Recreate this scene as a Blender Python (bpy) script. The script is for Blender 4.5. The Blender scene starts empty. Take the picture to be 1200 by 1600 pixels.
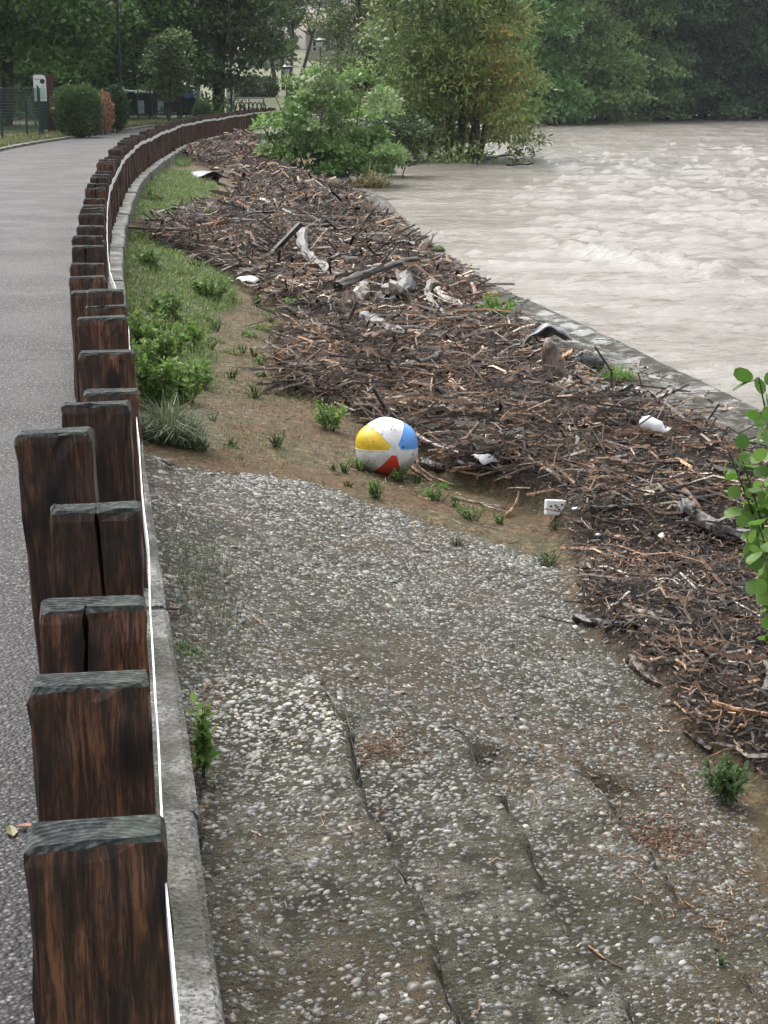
import bpy, math, random
import numpy as np
from mathutils import Vector, Matrix
random.seed(7)
rng = np.random.default_rng(7)
R = math.radians
sc = bpy.context.scene
COL = sc.collection

# ------------------------------------------------------------------ camera
F, HOR, CAMZ = 2450.0, 135.0, 1.65          # focal length and horizon in photo pixels, eye height over the road
PITCH = math.atan((800 - HOR) / F)
cam_d = bpy.data.cameras.new('camera'); cam = bpy.data.objects.new('camera', cam_d); COL.objects.link(cam)
cam_d.sensor_fit = 'VERTICAL'; cam_d.sensor_height = 32.0; cam_d.lens = F / 1600 * 32.0
cam_d.clip_start = 0.05; cam_d.clip_end = 2000
cam.location = (0, 0, CAMZ); cam.rotation_euler = (math.pi / 2 - PITCH, 0, 0)
sc.camera = cam

# ------------------------------------------------------------------ sky, sun, exposure (overcast)
SUN_EL, SUN_ROT = 54.0, 330.0
world = bpy.data.worlds.new('World'); sc.world = world; world.use_nodes = True
wt = world.node_tree; wt.nodes.clear()
sky = wt.nodes.new('ShaderNodeTexSky'); sky.sky_type = 'NISHITA'; sky.sun_disc = False
sky.sun_elevation = R(SUN_EL); sky.sun_rotation = R(SUN_ROT); sky.dust_density = 6.0; sky.air_density = 1.4; sky.ozone_density = 1.0
hs = wt.nodes.new('ShaderNodeHueSaturation'); hs.inputs['Saturation'].default_value = 0.22     # cloud cover: nearly colourless
bg = wt.nodes.new('ShaderNodeBackground'); bg.inputs['Strength'].default_value = 0.15
wo = wt.nodes.new('ShaderNodeOutputWorld')
wt.links.new(sky.outputs[0], hs.inputs['Color']); wt.links.new(hs.outputs[0], bg.inputs['Color']); wt.links.new(bg.outputs[0], wo.inputs['Surface'])
sun_d = bpy.data.lights.new('sun', 'SUN'); sun = bpy.data.objects.new('sun', sun_d); COL.objects.link(sun)
sun_d.energy = 0.9; sun_d.angle = R(50); sun_d.color = (1.0, 0.98, 0.95)
sun.rotation_euler = (R(90 - SUN_EL), 0, R(180 - SUN_ROT))
sc.view_settings.view_transform = 'Standard'; sc.view_settings.look = 'None'
sc.view_settings.exposure = 0.98; sc.view_settings.gamma = 1.0; sc.view_settings.use_curve_mapping = False
sc.cycles.use_denoising = True
sc.cycles.max_bounces = 6; sc.cycles.transparent_max_bounces = 12

# ------------------------------------------------------------------ pixel <-> place
CP, SP = math.cos(PITCH), math.sin(PITCH)
def ray(px, py):
    a = (px - 600) / F; b = -(py - 800) / F
    return np.array([a, CP + b * SP, -SP + b * CP])
def P(px, py, z):                            # the point of a level plane a pixel looks at
    d = ray(px, py); t = (z - CAMZ) / d[2]
    return np.array([d[0] * t, d[1] * t, z])
def PY(px, py, Y):                           # the point of an upright plane Y metres ahead
    d = ray(px, py); t = Y / d[1]
    return np.array([d[0] * t, Y, CAMZ + d[2] * t])
def proj(X, Y, Z):
    zz = Z - CAMZ
    dep = Y * CP - zz * SP
    up = Y * SP + zz * CP
    return 600 + F * X / dep, 800 - F * up / dep

# ------------------------------------------------------------------ numpy noise
def _h(ix, iy, s):
    n = (ix.astype(np.int64) * 374761393 + iy.astype(np.int64) * 668265263 + s * 1442695041) & 0x7fffffff
    n = ((n ^ (n >> 13)) * 1274126177) & 0x7fffffff
    return ((n ^ (n >> 16)) & 0xffff) / 65535.0
def vn(x, y, s=0):
    x = np.asarray(x, float); y = np.asarray(y, float)
    ix = np.floor(x); iy = np.floor(y); fx = x - ix; fy = y - iy
    fx = fx * fx * (3 - 2 * fx); fy = fy * fy * (3 - 2 * fy)
    a = _h(ix, iy, s); b = _h(ix + 1, iy, s); c = _h(ix, iy + 1, s); d = _h(ix + 1, iy + 1, s)
    return (a + (b - a) * fx) * (1 - fy) + (c + (d - c) * fx) * fy
def fbm(x, y, s=0, o=4):
    v = 0; a = 0.5
    for k in range(o):
        v = v + a * (vn(x, y, s + k * 17) - 0.5) * 2; x = x * 2.03 + 5.1; y = y * 2.03 + 1.7; a *= 0.5
    return v
def inpoly(px, py, poly):
    ins = np.zeros(np.shape(px), bool); n = len(poly)
    for i in range(n):
        x1, y1 = poly[i]; x2, y2 = poly[(i + 1) % n]
        if y1 == y2: continue
        c = ((y1 > py) != (y2 > py)) & (px < (x2 - x1) * (py - y1) / (y2 - y1) + x1)
        ins ^= c
    return ins
def blur(a, n=1):
    for _ in range(n):
        p = np.pad(a, 1, mode='edge')
        a = (p[1:-1, 1:-1] * 2 + p[:-2, 1:-1] + p[2:, 1:-1] + p[1:-1, :-2] + p[1:-1, 2:]) / 6
    return a
def smooth(e0, e1, x):
    t = np.clip((x - e0) / (e1 - e0), 0, 1); return t * t * (3 - 2 * t)

# ------------------------------------------------------------------ object helpers
def mesh(name, V, Fc, mats, fcol=None, vcol=None, midx=None, smooth_=False):
    me = bpy.data.meshes.new(name)
    V = np.asarray(V, float)
    me.from_pydata(V.tolist(), [], Fc.tolist() if isinstance(Fc, np.ndarray) else Fc)
    for m in (mats if isinstance(mats, (list, tuple)) else [mats]): me.materials.append(m)
    def put(c, dom, n):
        c = np.asarray(c, float)
        if c.shape[1] == 3: c = np.hstack([c, np.ones((len(c), 1))])
        a = me.attributes.new('col', 'FLOAT_COLOR', dom); a.data.foreach_set('color', c.ravel())
    if fcol is not None: put(fcol, 'FACE', len(me.polygons))
    if vcol is not None: put(vcol, 'POINT', len(me.vertices))
    if midx is not None: me.polygons.foreach_set('material_index', np.asarray(midx, np.int32))
    if smooth_: me.polygons.foreach_set('use_smooth', np.ones(len(me.polygons), bool))
    me.update()
    return me
def link(name, data, parent=None, label=None, cat=None, group=None, kind=None, loc=None):
    o = bpy.data.objects.new(name, data); COL.objects.link(o)
    if parent is not None: o.parent = parent
    if label: o['label'] = label
    if cat: o['category'] = cat
    if group: o['group'] = group
    if kind: o['kind'] = kind
    if loc is not None: o.location = loc
    return o

class Acc:                                   # collects verts/faces of one part
    def __init__(s): s.v = []; s.f = []; s.m = []; s.c = []; s.n = 0
    def add(s, V, Fc, m=0, c=(1, 1, 1)):
        s.v.append(np.asarray(V, float)); k = s.n
        for q in Fc: s.f.append([i + k for i in q]); s.m.append(m); s.c.append(c)
        s.n += len(V)
    def box(s, lo, hi, m=0, c=(1, 1, 1), rot=0, ctr=None):
        x0, y0, z0 = lo; x1, y1, z1 = hi
        V = np.array([[x0, y0, z0], [x1, y0, z0], [x1, y1, z0], [x0, y1, z0], [x0, y0, z1], [x1, y0, z1], [x1, y1, z1], [x0, y1, z1]], float)
        s.add(V, [[0, 3, 2, 1], [4, 5, 6, 7], [0, 1, 5, 4], [1, 2, 6, 5], [2, 3, 7, 6], [3, 0, 4, 7]], m, c)
    def tube(s, pts, rad, n=6, m=0, c=(1, 1, 1), rough=0.0, cap=True):
        pts = np.asarray(pts, float); k = len(pts); rad = np.broadcast_to(rad, (k,))
        T = np.gradient(pts, axis=0); T /= np.linalg.norm(T, axis=1)[:, None] + 1e-9
        ref = np.array([0.3, 0.2, 1.0]) if abs(T[0][2]) < 0.8 else np.array([1.0, 0.2, 0.1])
        A = np.cross(T, ref); A /= np.linalg.norm(A, axis=1)[:, None] + 1e-9
        B = np.cross(T, A); V = []
        an = np.arange(n) / n * 2 * math.pi
        for i in range(k):
            r = rad[i] * (1 + rough * (rng.random(n) - 0.5) * 2)
            V.append(pts[i] + np.cos(an)[:, None] * A[i] * r[:, None] + np.sin(an)[:, None] * B[i] * r[:, None])
        V = np.vstack(V); Fc = []
        for i in range(k - 1):
            for j in range(n):
                j2 = (j + 1) % n; Fc.append([i * n + j, i * n + j2, (i + 1) * n + j2, (i + 1) * n + j])
        if cap: Fc.append(list(range(n))[::-1]); Fc.append([(k - 1) * n + j for j in range(n)])
        s.add(V, Fc, m, c)
    def mesh(s, name, mats, smooth_=False):
        return mesh(name, np.vstack(s.v), s.f, mats, fcol=s.c, midx=s.m, smooth_=smooth_)

# ------------------------------------------------------------------ material helpers
class M:
    def __init__(s, name):
        s.m = bpy.data.materials.new(name); s.m.use_nodes = True; s.t = s.m.node_tree; s.t.nodes.clear()
        s.o = s.t.nodes.new('ShaderNodeOutputMaterial'); s.b = s.n('ShaderNodeBsdfPrincipled')
        s.t.links.new(s.b.outputs[0], s.o.inputs['Surface'])
    def n(s, typ, **kw):
        nd = s.t.nodes.new(typ)
        for k, v in kw.items():
            k2 = k.replace('_', ' ')
            if k2 in nd.inputs: s.set(nd, k2, v)
            elif k in nd.inputs: s.set(nd, k, v)
            else: setattr(nd, k, v)
        return nd
    def set(s, nd, k, v):
        if isinstance(v, bpy.types.NodeSocket): s.t.links.new(v, nd.inputs[k])
        else:
            if isinstance(v, tuple) and len(v) == 3 and nd.inputs[k].type == 'RGBA': v = v + (1,)
            nd.inputs[k].default_value = v
    def coord(s, kind='Object', scale=(1, 1, 1), rot=(0, 0, 0)):
        tc = s.n('ShaderNodeTexCoord'); mp = s.n('ShaderNodeMapping', Vector=tc.outputs[kind], Scale=scale, Rotation=rot)
        return mp.outputs[0]
    def pos(s, scale=(1, 1, 1), rot=(0, 0, 0)):
        g = s.n('ShaderNodeNewGeometry'); mp = s.n('ShaderNodeMapping', Vector=g.outputs['Position'], Scale=scale, Rotation=rot)
        return mp.outputs[0]
    def noise(s, vec, scale, detail=4, rough=0.55, out='Fac', dist=0.0):
        nd = s.n('ShaderNodeTexNoise', Vector=vec, Scale=scale, Detail=detail, Roughness=rough, Distortion=dist); return nd.outputs[out]
    def ramp(s, fac, stops):
        nd = s.n('ShaderNodeValToRGB', Fac=fac); e = nd.color_ramp.elements
        while len(e) < len(stops): e.new(0.5)
        for k, (p, c) in enumerate(stops):
            e[k].position = p; e[k].color = (c if isinstance(c, tuple) else (c, c, c)) + (1,)
        return nd.outputs['Color']
    def mix(s, fac, a, b, mode='MIX'):
        nd = s.n('ShaderNodeMix', data_type='RGBA', blend_type=mode, clamp_factor=True)
        for i, v in ((0, fac), (6, a), (7, b)):
            if isinstance(v, bpy.types.NodeSocket): s.t.links.new(v, nd.inputs[i])
            else: nd.inputs[i].default_value = v if i == 0 else (v + (1,) if len(v) == 3 else v)
        return nd.outputs[2]
    def math(s, op, a, b=0.0):
        nd = s.n('ShaderNodeMath', operation=op)
        for i, v in ((0, a), (1, b)):
            if isinstance(v, bpy.types.NodeSocket): s.t.links.new(v, nd.inputs[i])
            else: nd.inputs[i].default_value = v
        return nd.outputs[0]
    def attr(s, out='Color'):
        return s.n('ShaderNodeAttribute', attribute_name='col').outputs[out]
    def rand(s): return s.n('ShaderNodeObjectInfo').outputs['Random']
    def bump(s, h, strength=0.5, dist=0.01, prev=None):
        nd = s.n('ShaderNodeBump', Height=h, Strength=strength, Distance=dist)
        if prev is not None: s.t.links.new(prev, nd.inputs['Normal'])
        return nd.outputs[0]
    def fin(s, color=None, rough=None, normal=None, **kw):
        for k, v in (('Base Color', color), ('Roughness', rough), ('Normal', normal)):
            if v is not None: s.set(s.b, k, v)
        for k, v in kw.items(): s.set(s.b, k.replace('_', ' '), v)
        return s.m

def plain(name, color, rough=0.6, var=0.25, scale=12.0, **kw):
    m = M(name); v = m.coord(); f = m.noise(v, scale, 5)
    d = tuple(c * (1 - var) for c in color); l = tuple(min(1, c * (1 + var)) for c in color)
    return m.fin(m.ramp(f, [(0.3, d), (0.7, l)]), rough, m.bump(f, 0.25, 0.01), **kw)

def mat_leaf(name, trans=0.42, rough=0.55):
    m = M(name); c = m.attr(); m.set(m.b, 'Base Color', c); m.set(m.b, 'Roughness', rough)
    tr = m.n('ShaderNodeBsdfTranslucent', Color=c); mx = m.n('ShaderNodeMixShader', Fac=trans)
    m.t.links.new(m.b.outputs[0], mx.inputs[1]); m.t.links.new(tr.outputs[0], mx.inputs[2]); m.t.links.new(mx.outputs[0], m.o.inputs['Surface'])
    return m.m
LEAF = mat_leaf('leaf')
LEAF_TREE = mat_leaf('tree_leaf', 0.32, 0.5)
def mat_bark(name, c1, c2, wet=0.55):
    m = M(name); v = m.coord(scale=(1, 1, 0.25)); f = m.noise(v, 14, 6, 0.65)
    return m.fin(m.ramp(f, [(0.32, c1), (0.68, c2)]), wet, m.bump(f, 0.8, 0.03))
BARK = mat_bark('bark', (0.022, 0.018, 0.014), (0.085, 0.07, 0.055))
BARK_PALE = mat_bark('pale_bark', (0.09, 0.075, 0.06), (0.24, 0.21, 0.17))

def mat_timber():                            # pressure-treated timber, streaked dark and orange
    m = M('weathered_timber'); r = m.rand()
    off = m.n('ShaderNodeCombineXYZ', X=m.math('MULTIPLY', r, 37.0), Y=m.math('MULTIPLY', r, 11.0), Z=m.math('MULTIPLY', r, 53.0))
    tc = m.n('ShaderNodeTexCoord'); ad = m.n('ShaderNodeVectorMath', operation='ADD'); m.t.links.new(tc.outputs['Object'], ad.inputs[0]); m.t.links.new(off.outputs[0], ad.inputs[1])
    def mp(sc_): return m.n('ShaderNodeMapping', Vector=ad.outputs[0], Scale=sc_).outputs[0]
    grain = m.noise(mp((1, 1, 0.085)), 58, 8, 0.72, dist=0.7)
    fine = m.noise(mp((1, 1, 0.06)), 210, 4, 0.7)
    blot = m.noise(mp((1, 1, 0.4)), 11, 4, 0.6)
    c = m.ramp(grain, [(0.37, (0.014, 0.009, 0.008)), (0.45, (0.047, 0.024, 0.016)), (0.52, (0.098, 0.045, 0.026)), (0.62, (0.22, 0.102, 0.054))])
    c = m.mix(m.ramp(blot, [(0.50, 0.0), (0.62, 0.75)]), c, (0.020, 0.014, 0.012))
    c = m.mix(m.ramp(fine, [(0.42, 0.75), (0.52, 0.0)]), c, (0.014, 0.010, 0.009))
    kn = m.n('ShaderNodeTexVoronoi', Vector=mp((7, 7, 3.2)), Scale=1.0, Randomness=1.0).outputs['Distance']
    c = m.mix(m.ramp(kn, [(0.13, 0.97), (0.24, 0.0)]), c, (0.006, 0.005, 0.005))
    tone = m.ramp(r, [(0.0, (0.62, 0.62, 0.64)), (0.5, (1.0, 0.98, 0.97)), (1.0, (1.4, 1.3, 1.25))])
    c = m.mix(1.0, c, tone, 'MULTIPLY')
    nb = m.bump(grain, 0.6, 0.004); nb = m.bump(fine, 0.35, 0.002, nb)
    return m.fin(c, 0.5, nb)
TIMBER = mat_timber()
def mat_endgrain():
    m = M('grey_end_grain'); v = m.coord()
    tc = m.n('ShaderNodeTexCoord'); r = m.rand(); of = m.n('ShaderNodeCombineXYZ', X=m.math('MULTIPLY', m.math('SUBTRACT', r, 0.5), 0.22), Y=m.math('ADD', m.math('MULTIPLY', r, 0.10), 0.02), Z=0.0)
    ad = m.n('ShaderNodeVectorMath', operation='ADD'); m.t.links.new(tc.outputs['Object'], ad.inputs[0]); m.t.links.new(of.outputs[0], ad.inputs[1]); ringv = m.n('ShaderNodeMapping', Vector=ad.outputs[0], Scale=(1, 1.3, 0.0)).outputs[0]
    rings = m.n('ShaderNodeTexWave', wave_type='RINGS', rings_direction='Z', Vector=ringv, Scale=24.0, Distortion=3.0, Detail=3.0, Detail_Scale=2.0).outputs['Fac']
    f = m.noise(v, 38, 6, 0.65)
    c = m.ramp(f, [(0.38, (0.007, 0.008, 0.009)), (0.5, (0.030, 0.036, 0.036)), (0.63, (0.09, 0.098, 0.094))])
    c = m.mix(m.ramp(rings, [(0.15, 0.5), (0.5, 0.0)]), c, (0.030, 0.034, 0.036))
    g = m.noise(v, 9, 3); c = m.mix(m.ramp(g, [(0.5, 0.0), (0.7, 0.5)]), c, (0.065, 0.085, 0.06))
    return m.fin(c, 0.85, m.bump(m.math('ADD', m.math('MULTIPLY', rings, 0.4), f), 0.8, 0.005), Specular_IOR_Level=0.2)
ENDGRAIN = mat_endgrain()

def mat_wood_scatter(name):                  # driftwood: colour from the mesh, streaks along it
    m = M(name); c = m.attr(); f = m.noise(m.pos(), 55, 4)
    c = m.mix(1.0, c, m.ramp(f, [(0.4, (0.45, 0.42, 0.4)), (0.6, (1.3, 1.25, 1.2))]), 'MULTIPLY')
    return m.fin(c, 0.6, m.bump(f, 0.5, 0.006), Specular_IOR_Level=0.35)
DRIFT = mat_wood_scatter('driftwood_mix')
def mat_stick(name, dark, light, rough=0.45):
    m = M(name); r = m.rand(); v = m.coord(scale=(1, 1, 0.18)); f = m.noise(v, 60, 5, 0.65)
    c = m.ramp(f, [(0.4, dark), (0.6, light)])
    c = m.mix(1.0, c, m.ramp(r, [(0, (0.6, 0.62, 0.65)), (1, (1.3, 1.25, 1.2))]), 'MULTIPLY')
    b = m.noise(m.coord(), 9, 4); c = m.mix(m.ramp(b, [(0.48, 0.0), (0.58, 0.8)]), c, tuple(x * 0.35 for x in dark))
    return m.fin(c, rough, m.bump(f, 0.7, 0.006))
W_DARK = mat_stick('dark_wet_wood', (0.010, 0.008, 0.007), (0.045, 0.034, 0.028), 0.38)
W_BROWN = mat_stick('brown_wood', (0.04, 0.026, 0.018), (0.15, 0.10, 0.07))
W_ORANGE = mat_stick('orange_stripped_wood', (0.15, 0.075, 0.038), (0.40, 0.225, 0.125))
W_PALE = mat_stick('pale_stripped_wood', (0.20, 0.165, 0.13), (0.46, 0.40, 0.33))
W_GREY = mat_stick('grey_wood', (0.045, 0.041, 0.038), (0.17, 0.16, 0.15))
W_BLACK = mat_stick('charred_wood', (0.006, 0.006, 0.007), (0.022, 0.023, 0.025), 0.35)

# ------------------------------------------------------------------ lines of the place
def spl(pts):
    pts = sorted(pts, key=lambda p: p[1]); ys = np.array([p[1] for p in pts]); xs = np.array([p[0] for p in pts])
    def f(Y): return np.interp(Y, ys, xs)
    return f
_k = [P(*q, 0.05)[:2] for q in ((190, 370), (217, 285), (245, 259), (296, 225), (401, 199))]
_kl = [(-0.16 - 0.18 * (Y - 1.8), Y) for Y in (-6, 0, 3, 6, 9, 12)]
_base = spl(_kl + [tuple(p) for p in _k] + [(-4.3, 75), (0.0, 100), (6, 125)])
_yy = np.linspace(-6, 125, 800); _xx = _base(_yy)
for _ in range(500): _xx[1:-1] = (_xx[:-2] + _xx[1:-1] * 2 + _xx[2:]) / 4
def Xk(Y): return np.interp(Y, _yy, _xx)     # outer edge of the concrete kerb under the fence
_r = [P(*q, -0.95)[:2] for q in ((600, 310), (650, 364), (760, 446), (879, 497), (998, 552), (1108, 607), (1186, 643))]
_rb = spl([tuple(p) for p in _r] + [(4.6, 2.0), (5.2, -3), (-0.9, 45), (-1.6, 56), (-1.2, 70), (1, 90), (8, 115)])
_ry = np.linspace(-3, 120, 900); _rx = _rb(_ry)
for _ in range(120): _rx[1:-1] = (_rx[:-2] + _rx[1:-1] * 2 + _rx[2:]) / 4
def Xr(Y): return np.interp(Y, _ry, _rx)     # edge of the bank above the river
WATER = -1.22

# ------------------------------------------------------------------ the river bank
Yg = [1.2]
while Yg[-1] < 72: Yg.append(Yg[-1] + max(0.026, 0.0042 * Yg[-1] if Yg[-1] > 6 else 0.026))
Yg = np.array(Yg); NC = 160
fr = np.linspace(0, 1, NC) ** 1.15
YY, FR = np.meshgrid(Yg, fr, indexing='ij')
XK = Xk(YY); XR = Xr(YY)
XX = XK + (XR - XK) * FR
UU = (XX - XK) * 0.985
def slope(u): return np.interp(u, [0, 0.5, 1.0, 1.5, 3.0, 5.0, 7.0], [-0.17, -0.315, -0.45, -0.56, -0.80, -0.95, -1.0])
ZZ = slope(UU)
n1 = fbm(XX * 2.2, YY * 2.2, 3)
Ystair = 4.72 + 0.10 * fbm(UU * 3, YY * 0, 9) + 0.06 * UU
jag = 0.06 * fbm(YY * 3.5, UU * 2, 21) + 0.02 * fbm(YY * 18, UU * 9, 22)
def riser(u, u0, w=0.035): return smooth(u0 - w, u0 + w, u)
us = UU + jag
zst = -0.175 + 0.06 * UU - 0.25 * riser(us, 0.49, 0.018) + 0.03 * riser(us, 0.55, 0.2) - 0.17 * riser(us, 0.92, 0.018) - 0.12 * riser(us, 1.33, 0.022)
zst = np.where(us > 1.36, np.minimum(zst, slope(UU) - 0.01), zst)
inst = smooth(0.06, -0.06, (YY + jag * 1.5) - Ystair) * smooth(1.9, 1.4, UU)
ZZ = ZZ * (1 - inst) + zst * inst
gx, gy = proj(XX, YY, ZZ)
far_fade = smooth(35, 10, YY)
ZZ = ZZ + 0.02 * n1 + (0.006 * fbm(XX * 14, YY * 14, 5)) * far_fade
jx = gx + 26 * fbm(XX * 1.7, YY * 1.7, 31) * np.clip(9 / YY, 0.25, 1.6); jy = gy + 20 * fbm(XX * 1.7, YY * 1.7, 37) * np.clip(9 / YY, 0.2, 1.6)
DEBRIS = [(225, 368), (300, 345), (400, 300), (330, 268), (280, 250), (300, 236), (395, 214), (480, 285), (550, 305), (620, 375), (720, 440), (790, 515), (850, 575), (910, 615), (985, 645), (1070, 695), (1130, 735),
          (1260, 770), (1300, 1400), (1190, 1240), (1120, 1180), (1075, 1150), (1000, 1050), (925, 990), (900, 935), (890, 860), (865, 820), (800, 790), (700, 760), (650, 720),
          (560, 660), (470, 620), (430, 590), (450, 540), (465, 500), (400, 460), (350, 425), (255, 392)]
SLAB = [(245, 715), (330, 745), (500, 772), (700, 815), (860, 880), (890, 950), (1000, 1060), (1090, 1170), (1150, 1280), (1210, 1400), (1500, 2300), (200, 2300), (200, 715)]
EDGE = [(560, 290), (600, 305), (1400, 715), (1400, 790), (1130, 720), (1060, 668), (960, 612), (860, 560), (770, 490), (700, 425), (640, 370), (590, 320)]
DEB = blur(inpoly(jx, jy, DEBRIS).astype(float), 4); SLB = blur(inpoly(jx, jy, SLAB).astype(float), 3)
edge_d = (XR - XX) * 0.985
EDG = np.maximum(blur(inpoly(jx, jy, EDGE).astype(float), 3), smooth(0.5, 0.32, edge_d))
EDG *= (1 - 0.0)
mound = DEB * (1 - 0.55 * blur(inpoly(jx, jy, [(860, 860), (1300, 880), (1300, 1500), (1150, 1230), (880, 950)]).astype(float), 20)) * (0.09 + 0.10 * np.clip(fbm(XX * 0.9, YY * 0.9, 41) + 0.35, 0, 1) + 0.05 * np.clip(fbm(XX * 4, YY * 4, 43), -0.5, 1))
ZZ = ZZ + mound + 0.03 * EDG * smooth(0.25, 0.1, edge_d)
MUL = DEB * blur(inpoly(jx, jy, [(860, 830), (1300, 860), (1300, 1500), (1150, 1230), (880, 950)]).astype(float), 3)   # finer mulch
GRN = blur(np.maximum.reduce([inpoly(jx, jy, p) for p in (
    [(190, 365), (222, 272), (300, 270), (335, 285), (345, 312), (300, 345), (240, 362)], [(195, 355), (235, 365), (260, 398), (350, 425), (370, 470), (330, 520), (195, 530)],
    [(200, 480), (330, 500), (335, 600), (315, 640), (300, 700), (225, 700)], [(270, 250), (340, 235), (345, 250), (275, 262)], [(340, 214), (400, 208), (395, 222), (340, 226)])]).astype(float), 3)
def bank_at(arr, X, Y):
    X = np.asarray(X, float); Y = np.asarray(Y, float)
    r = np.interp(Y, Yg, np.arange(len(Yg))); xk = Xk(Y); f = np.clip((X - xk) / (Xr(Y) - xk), 0, 1)
    c = np.interp(f, fr, np.arange(NC))
    i = np.clip(r.astype(int), 0, len(Yg) - 2); j = np.clip(c.astype(int), 0, NC - 2); a = r - i; b = c - j
    return (arr[i, j] * (1 - b) + arr[i, j + 1] * b) * (1 - a) + (arr[i + 1, j] * (1 - b) + arr[i + 1, j + 1] * b) * a
def G(px, py, lift=0.0):                     # where a pixel meets the bank
    z = -0.5
    for _ in range(25):
        p = P(px, py, z); z = 0.5 * z + 0.5 * (float(bank_at(ZZ, p[0], p[1])) + lift)
    return P(px, py, z)

def mat_bank():
    m = M('bank_ground'); z = m.attr(); sp = m.n('ShaderNodeSeparateColor', Color=z); A = m.attr('Alpha')
    v = m.pos()
    f1 = m.noise(v, 1.6, 5, 0.6); f2 = m.noise(v, 9, 6, 0.65); f3 = m.noise(v, 60, 5, 0.7); f4 = m.noise(v, 220, 2, 0.6)
    # concrete with exposed gravel
    conc = m.ramp(f2, [(0.38, (0.032, 0.030, 0.018)), (0.5, (0.125, 0.117, 0.080)), (0.62, (0.245, 0.235, 0.185))])
    moss = m.ramp(m.noise(v, 3.1, 6, 0.72), [(0.43, 0.0), (0.56, 0.85)])
    conc = m.mix(moss, conc, (0.062, 0.060, 0.030))
    vo = m.n('ShaderNodeTexVoronoi', Vector=v, Scale=48.0, Randomness=1.0); cell = m.n('ShaderNodeSeparateColor', Color=vo.outputs['Color'])
    st = m.math('MULTIPLY', m.ramp(vo.outputs['Distance'], [(0.38, 1.0), (0.46, 0.0)]), m.ramp(cell.outputs[0], [(0.25, 0.0), (0.3, 1.0)]))
    stc = m.ramp(cell.outputs[1], [(0.0, (0.06, 0.058, 0.046)), (0.4, (0.125, 0.12, 0.098)), (0.75, (0.24, 0.24, 0.225)), (1.0, (0.46, 0.47, 0.47))])
    conc = m.mix(m.ramp(m.noise(v, 1.3, 4, 0.6), [(0.48, 0.0), (0.6, 0.75)]), conc, (0.125, 0.088, 0.05))
    conc = m.mix(st, conc, stc)
    conc = m.mix(m.ramp(f4, [(0.42, 0.8), (0.52, 0.0)]), conc, (0.028, 0.027, 0.021))
    # dry earth and straw
    dirt = m.ramp(m.noise(v, 22, 6, 0.75), [(0.38, (0.052, 0.036, 0.02)), (0.5, (0.15, 0.105, 0.06)), (0.62, (0.30, 0.225, 0.13))])
    dirt = m.mix(m.ramp(f2, [(0.45, 0.0), (0.56, 0.8)]), dirt, (0.105, 0.10, 0.052))
    dirt = m.mix(m.ramp(f1, [(0.48, 0.0), (0.62, 0.55)]), dirt, (0.14, 0.07, 0.035))
    mul = m.ramp(f3, [(0.4, (0.006, 0.0045, 0.004)), (0.54, (0.026, 0.018, 0.014)), (0.66, (0.09, 0.058, 0.04))])
    edge = m.ramp(f2, [(0.37, (0.035, 0.033, 0.028)), (0.5, (0.12, 0.115, 0.10)), (0.63, (0.27, 0.265, 0.25))])
    edge = m.mix(m.ramp(m.noise(v, 5, 4, 0.7), [(0.47, 0.0), (0.58, 0.85)]), edge, (0.055, 0.052, 0.035))
    c = m.mix(sp.outputs[2], dirt, conc); c = m.mix(A, c, edge); c = m.mix(sp.outputs[0], c, mul)
    c = m.mix(m.math('MULTIPLY', sp.outputs[1], 0.65), c, (0.045, 0.05, 0.022))
    wet = m.math('MULTIPLY', A, m.ramp(m.noise(v, 2.6, 4, 0.6), [(0.53, 0.0), (0.6, 1.0)]))
    wet = m.math('MULTIPLY', wet, m.math('SUBTRACT', 1.0, sp.outputs[0]))
    ro = m.mix(wet, (0.75, 0.75, 0.75), (0.06, 0.06, 0.06))
    h = m.math('ADD', m.math('MULTIPLY', m.math('MULTIPLY', m.ramp(vo.outputs['Distance'], [(0.0, 1.0), (0.5, 0.0)]), m.ramp(cell.outputs[0], [(0.25, 0.0), (0.3, 1.0)])), 0.7), m.math('ADD', f3, m.math('MULTIPLY', f4, 0.5)))
    inv = m.math('SUBTRACT', 1.0, wet)
    bp = m.n('ShaderNodeBump', Height=m.math('MULTIPLY', h, inv), Strength=1.0, Distance=0.02)
    return m.fin(c, ro, bp.outputs[0], Specular_IOR_Level=m.math('ADD', m.math('MULTIPLY', wet, 0.3), 0.22))
BANK_M = mat_bank()
nr = len(Yg)
Vb = np.stack([XX, YY, ZZ], -1).reshape(-1, 3)
cb = np.stack([DEB, GRN * (1 - DEB), SLB * (1 - DEB), EDG * (1 - DEB)], -1).reshape(-1, 4)
ii, jj = np.meshgrid(np.arange(nr - 1), np.arange(NC - 1), indexing='ij'); a0 = (ii * NC + jj).ravel()
Fb = np.stack([a0, a0 + 1, a0 + NC + 1, a0 + NC], 1)
# wall down into the water along the edge
We = Vb.reshape(nr, NC, 3)[:, -1].copy(); w1 = We.copy(); w1[:, 0] += 0.05 + 0.03 * fbm(Yg * 3, Yg * 0, 3); w1[:, 2] -= 0.09; w2 = w1.copy(); w2[:, 0] += 0.1; w2[:, 2] = -2.6
nb = len(Vb); Vb = np.vstack([Vb, w1, w2]); cb = np.vstack([cb, np.tile([0, 0, 0, 1.0], (2 * nr, 1))])
ei = np.arange(nr - 1); e0 = ei * NC + NC - 1; e1 = nb + ei; e2 = nb + nr + ei
Fb = np.vstack([Fb, np.stack([e0, e1, e1 + 1, e0 + NC], 1), np.stack([e1, e2, e2 + 1, e1 + 1], 1)])
bank = link('riverbank', mesh('riverbank', Vb, Fb, BANK_M, vcol=cb, smooth_=True), kind='structure')

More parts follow.
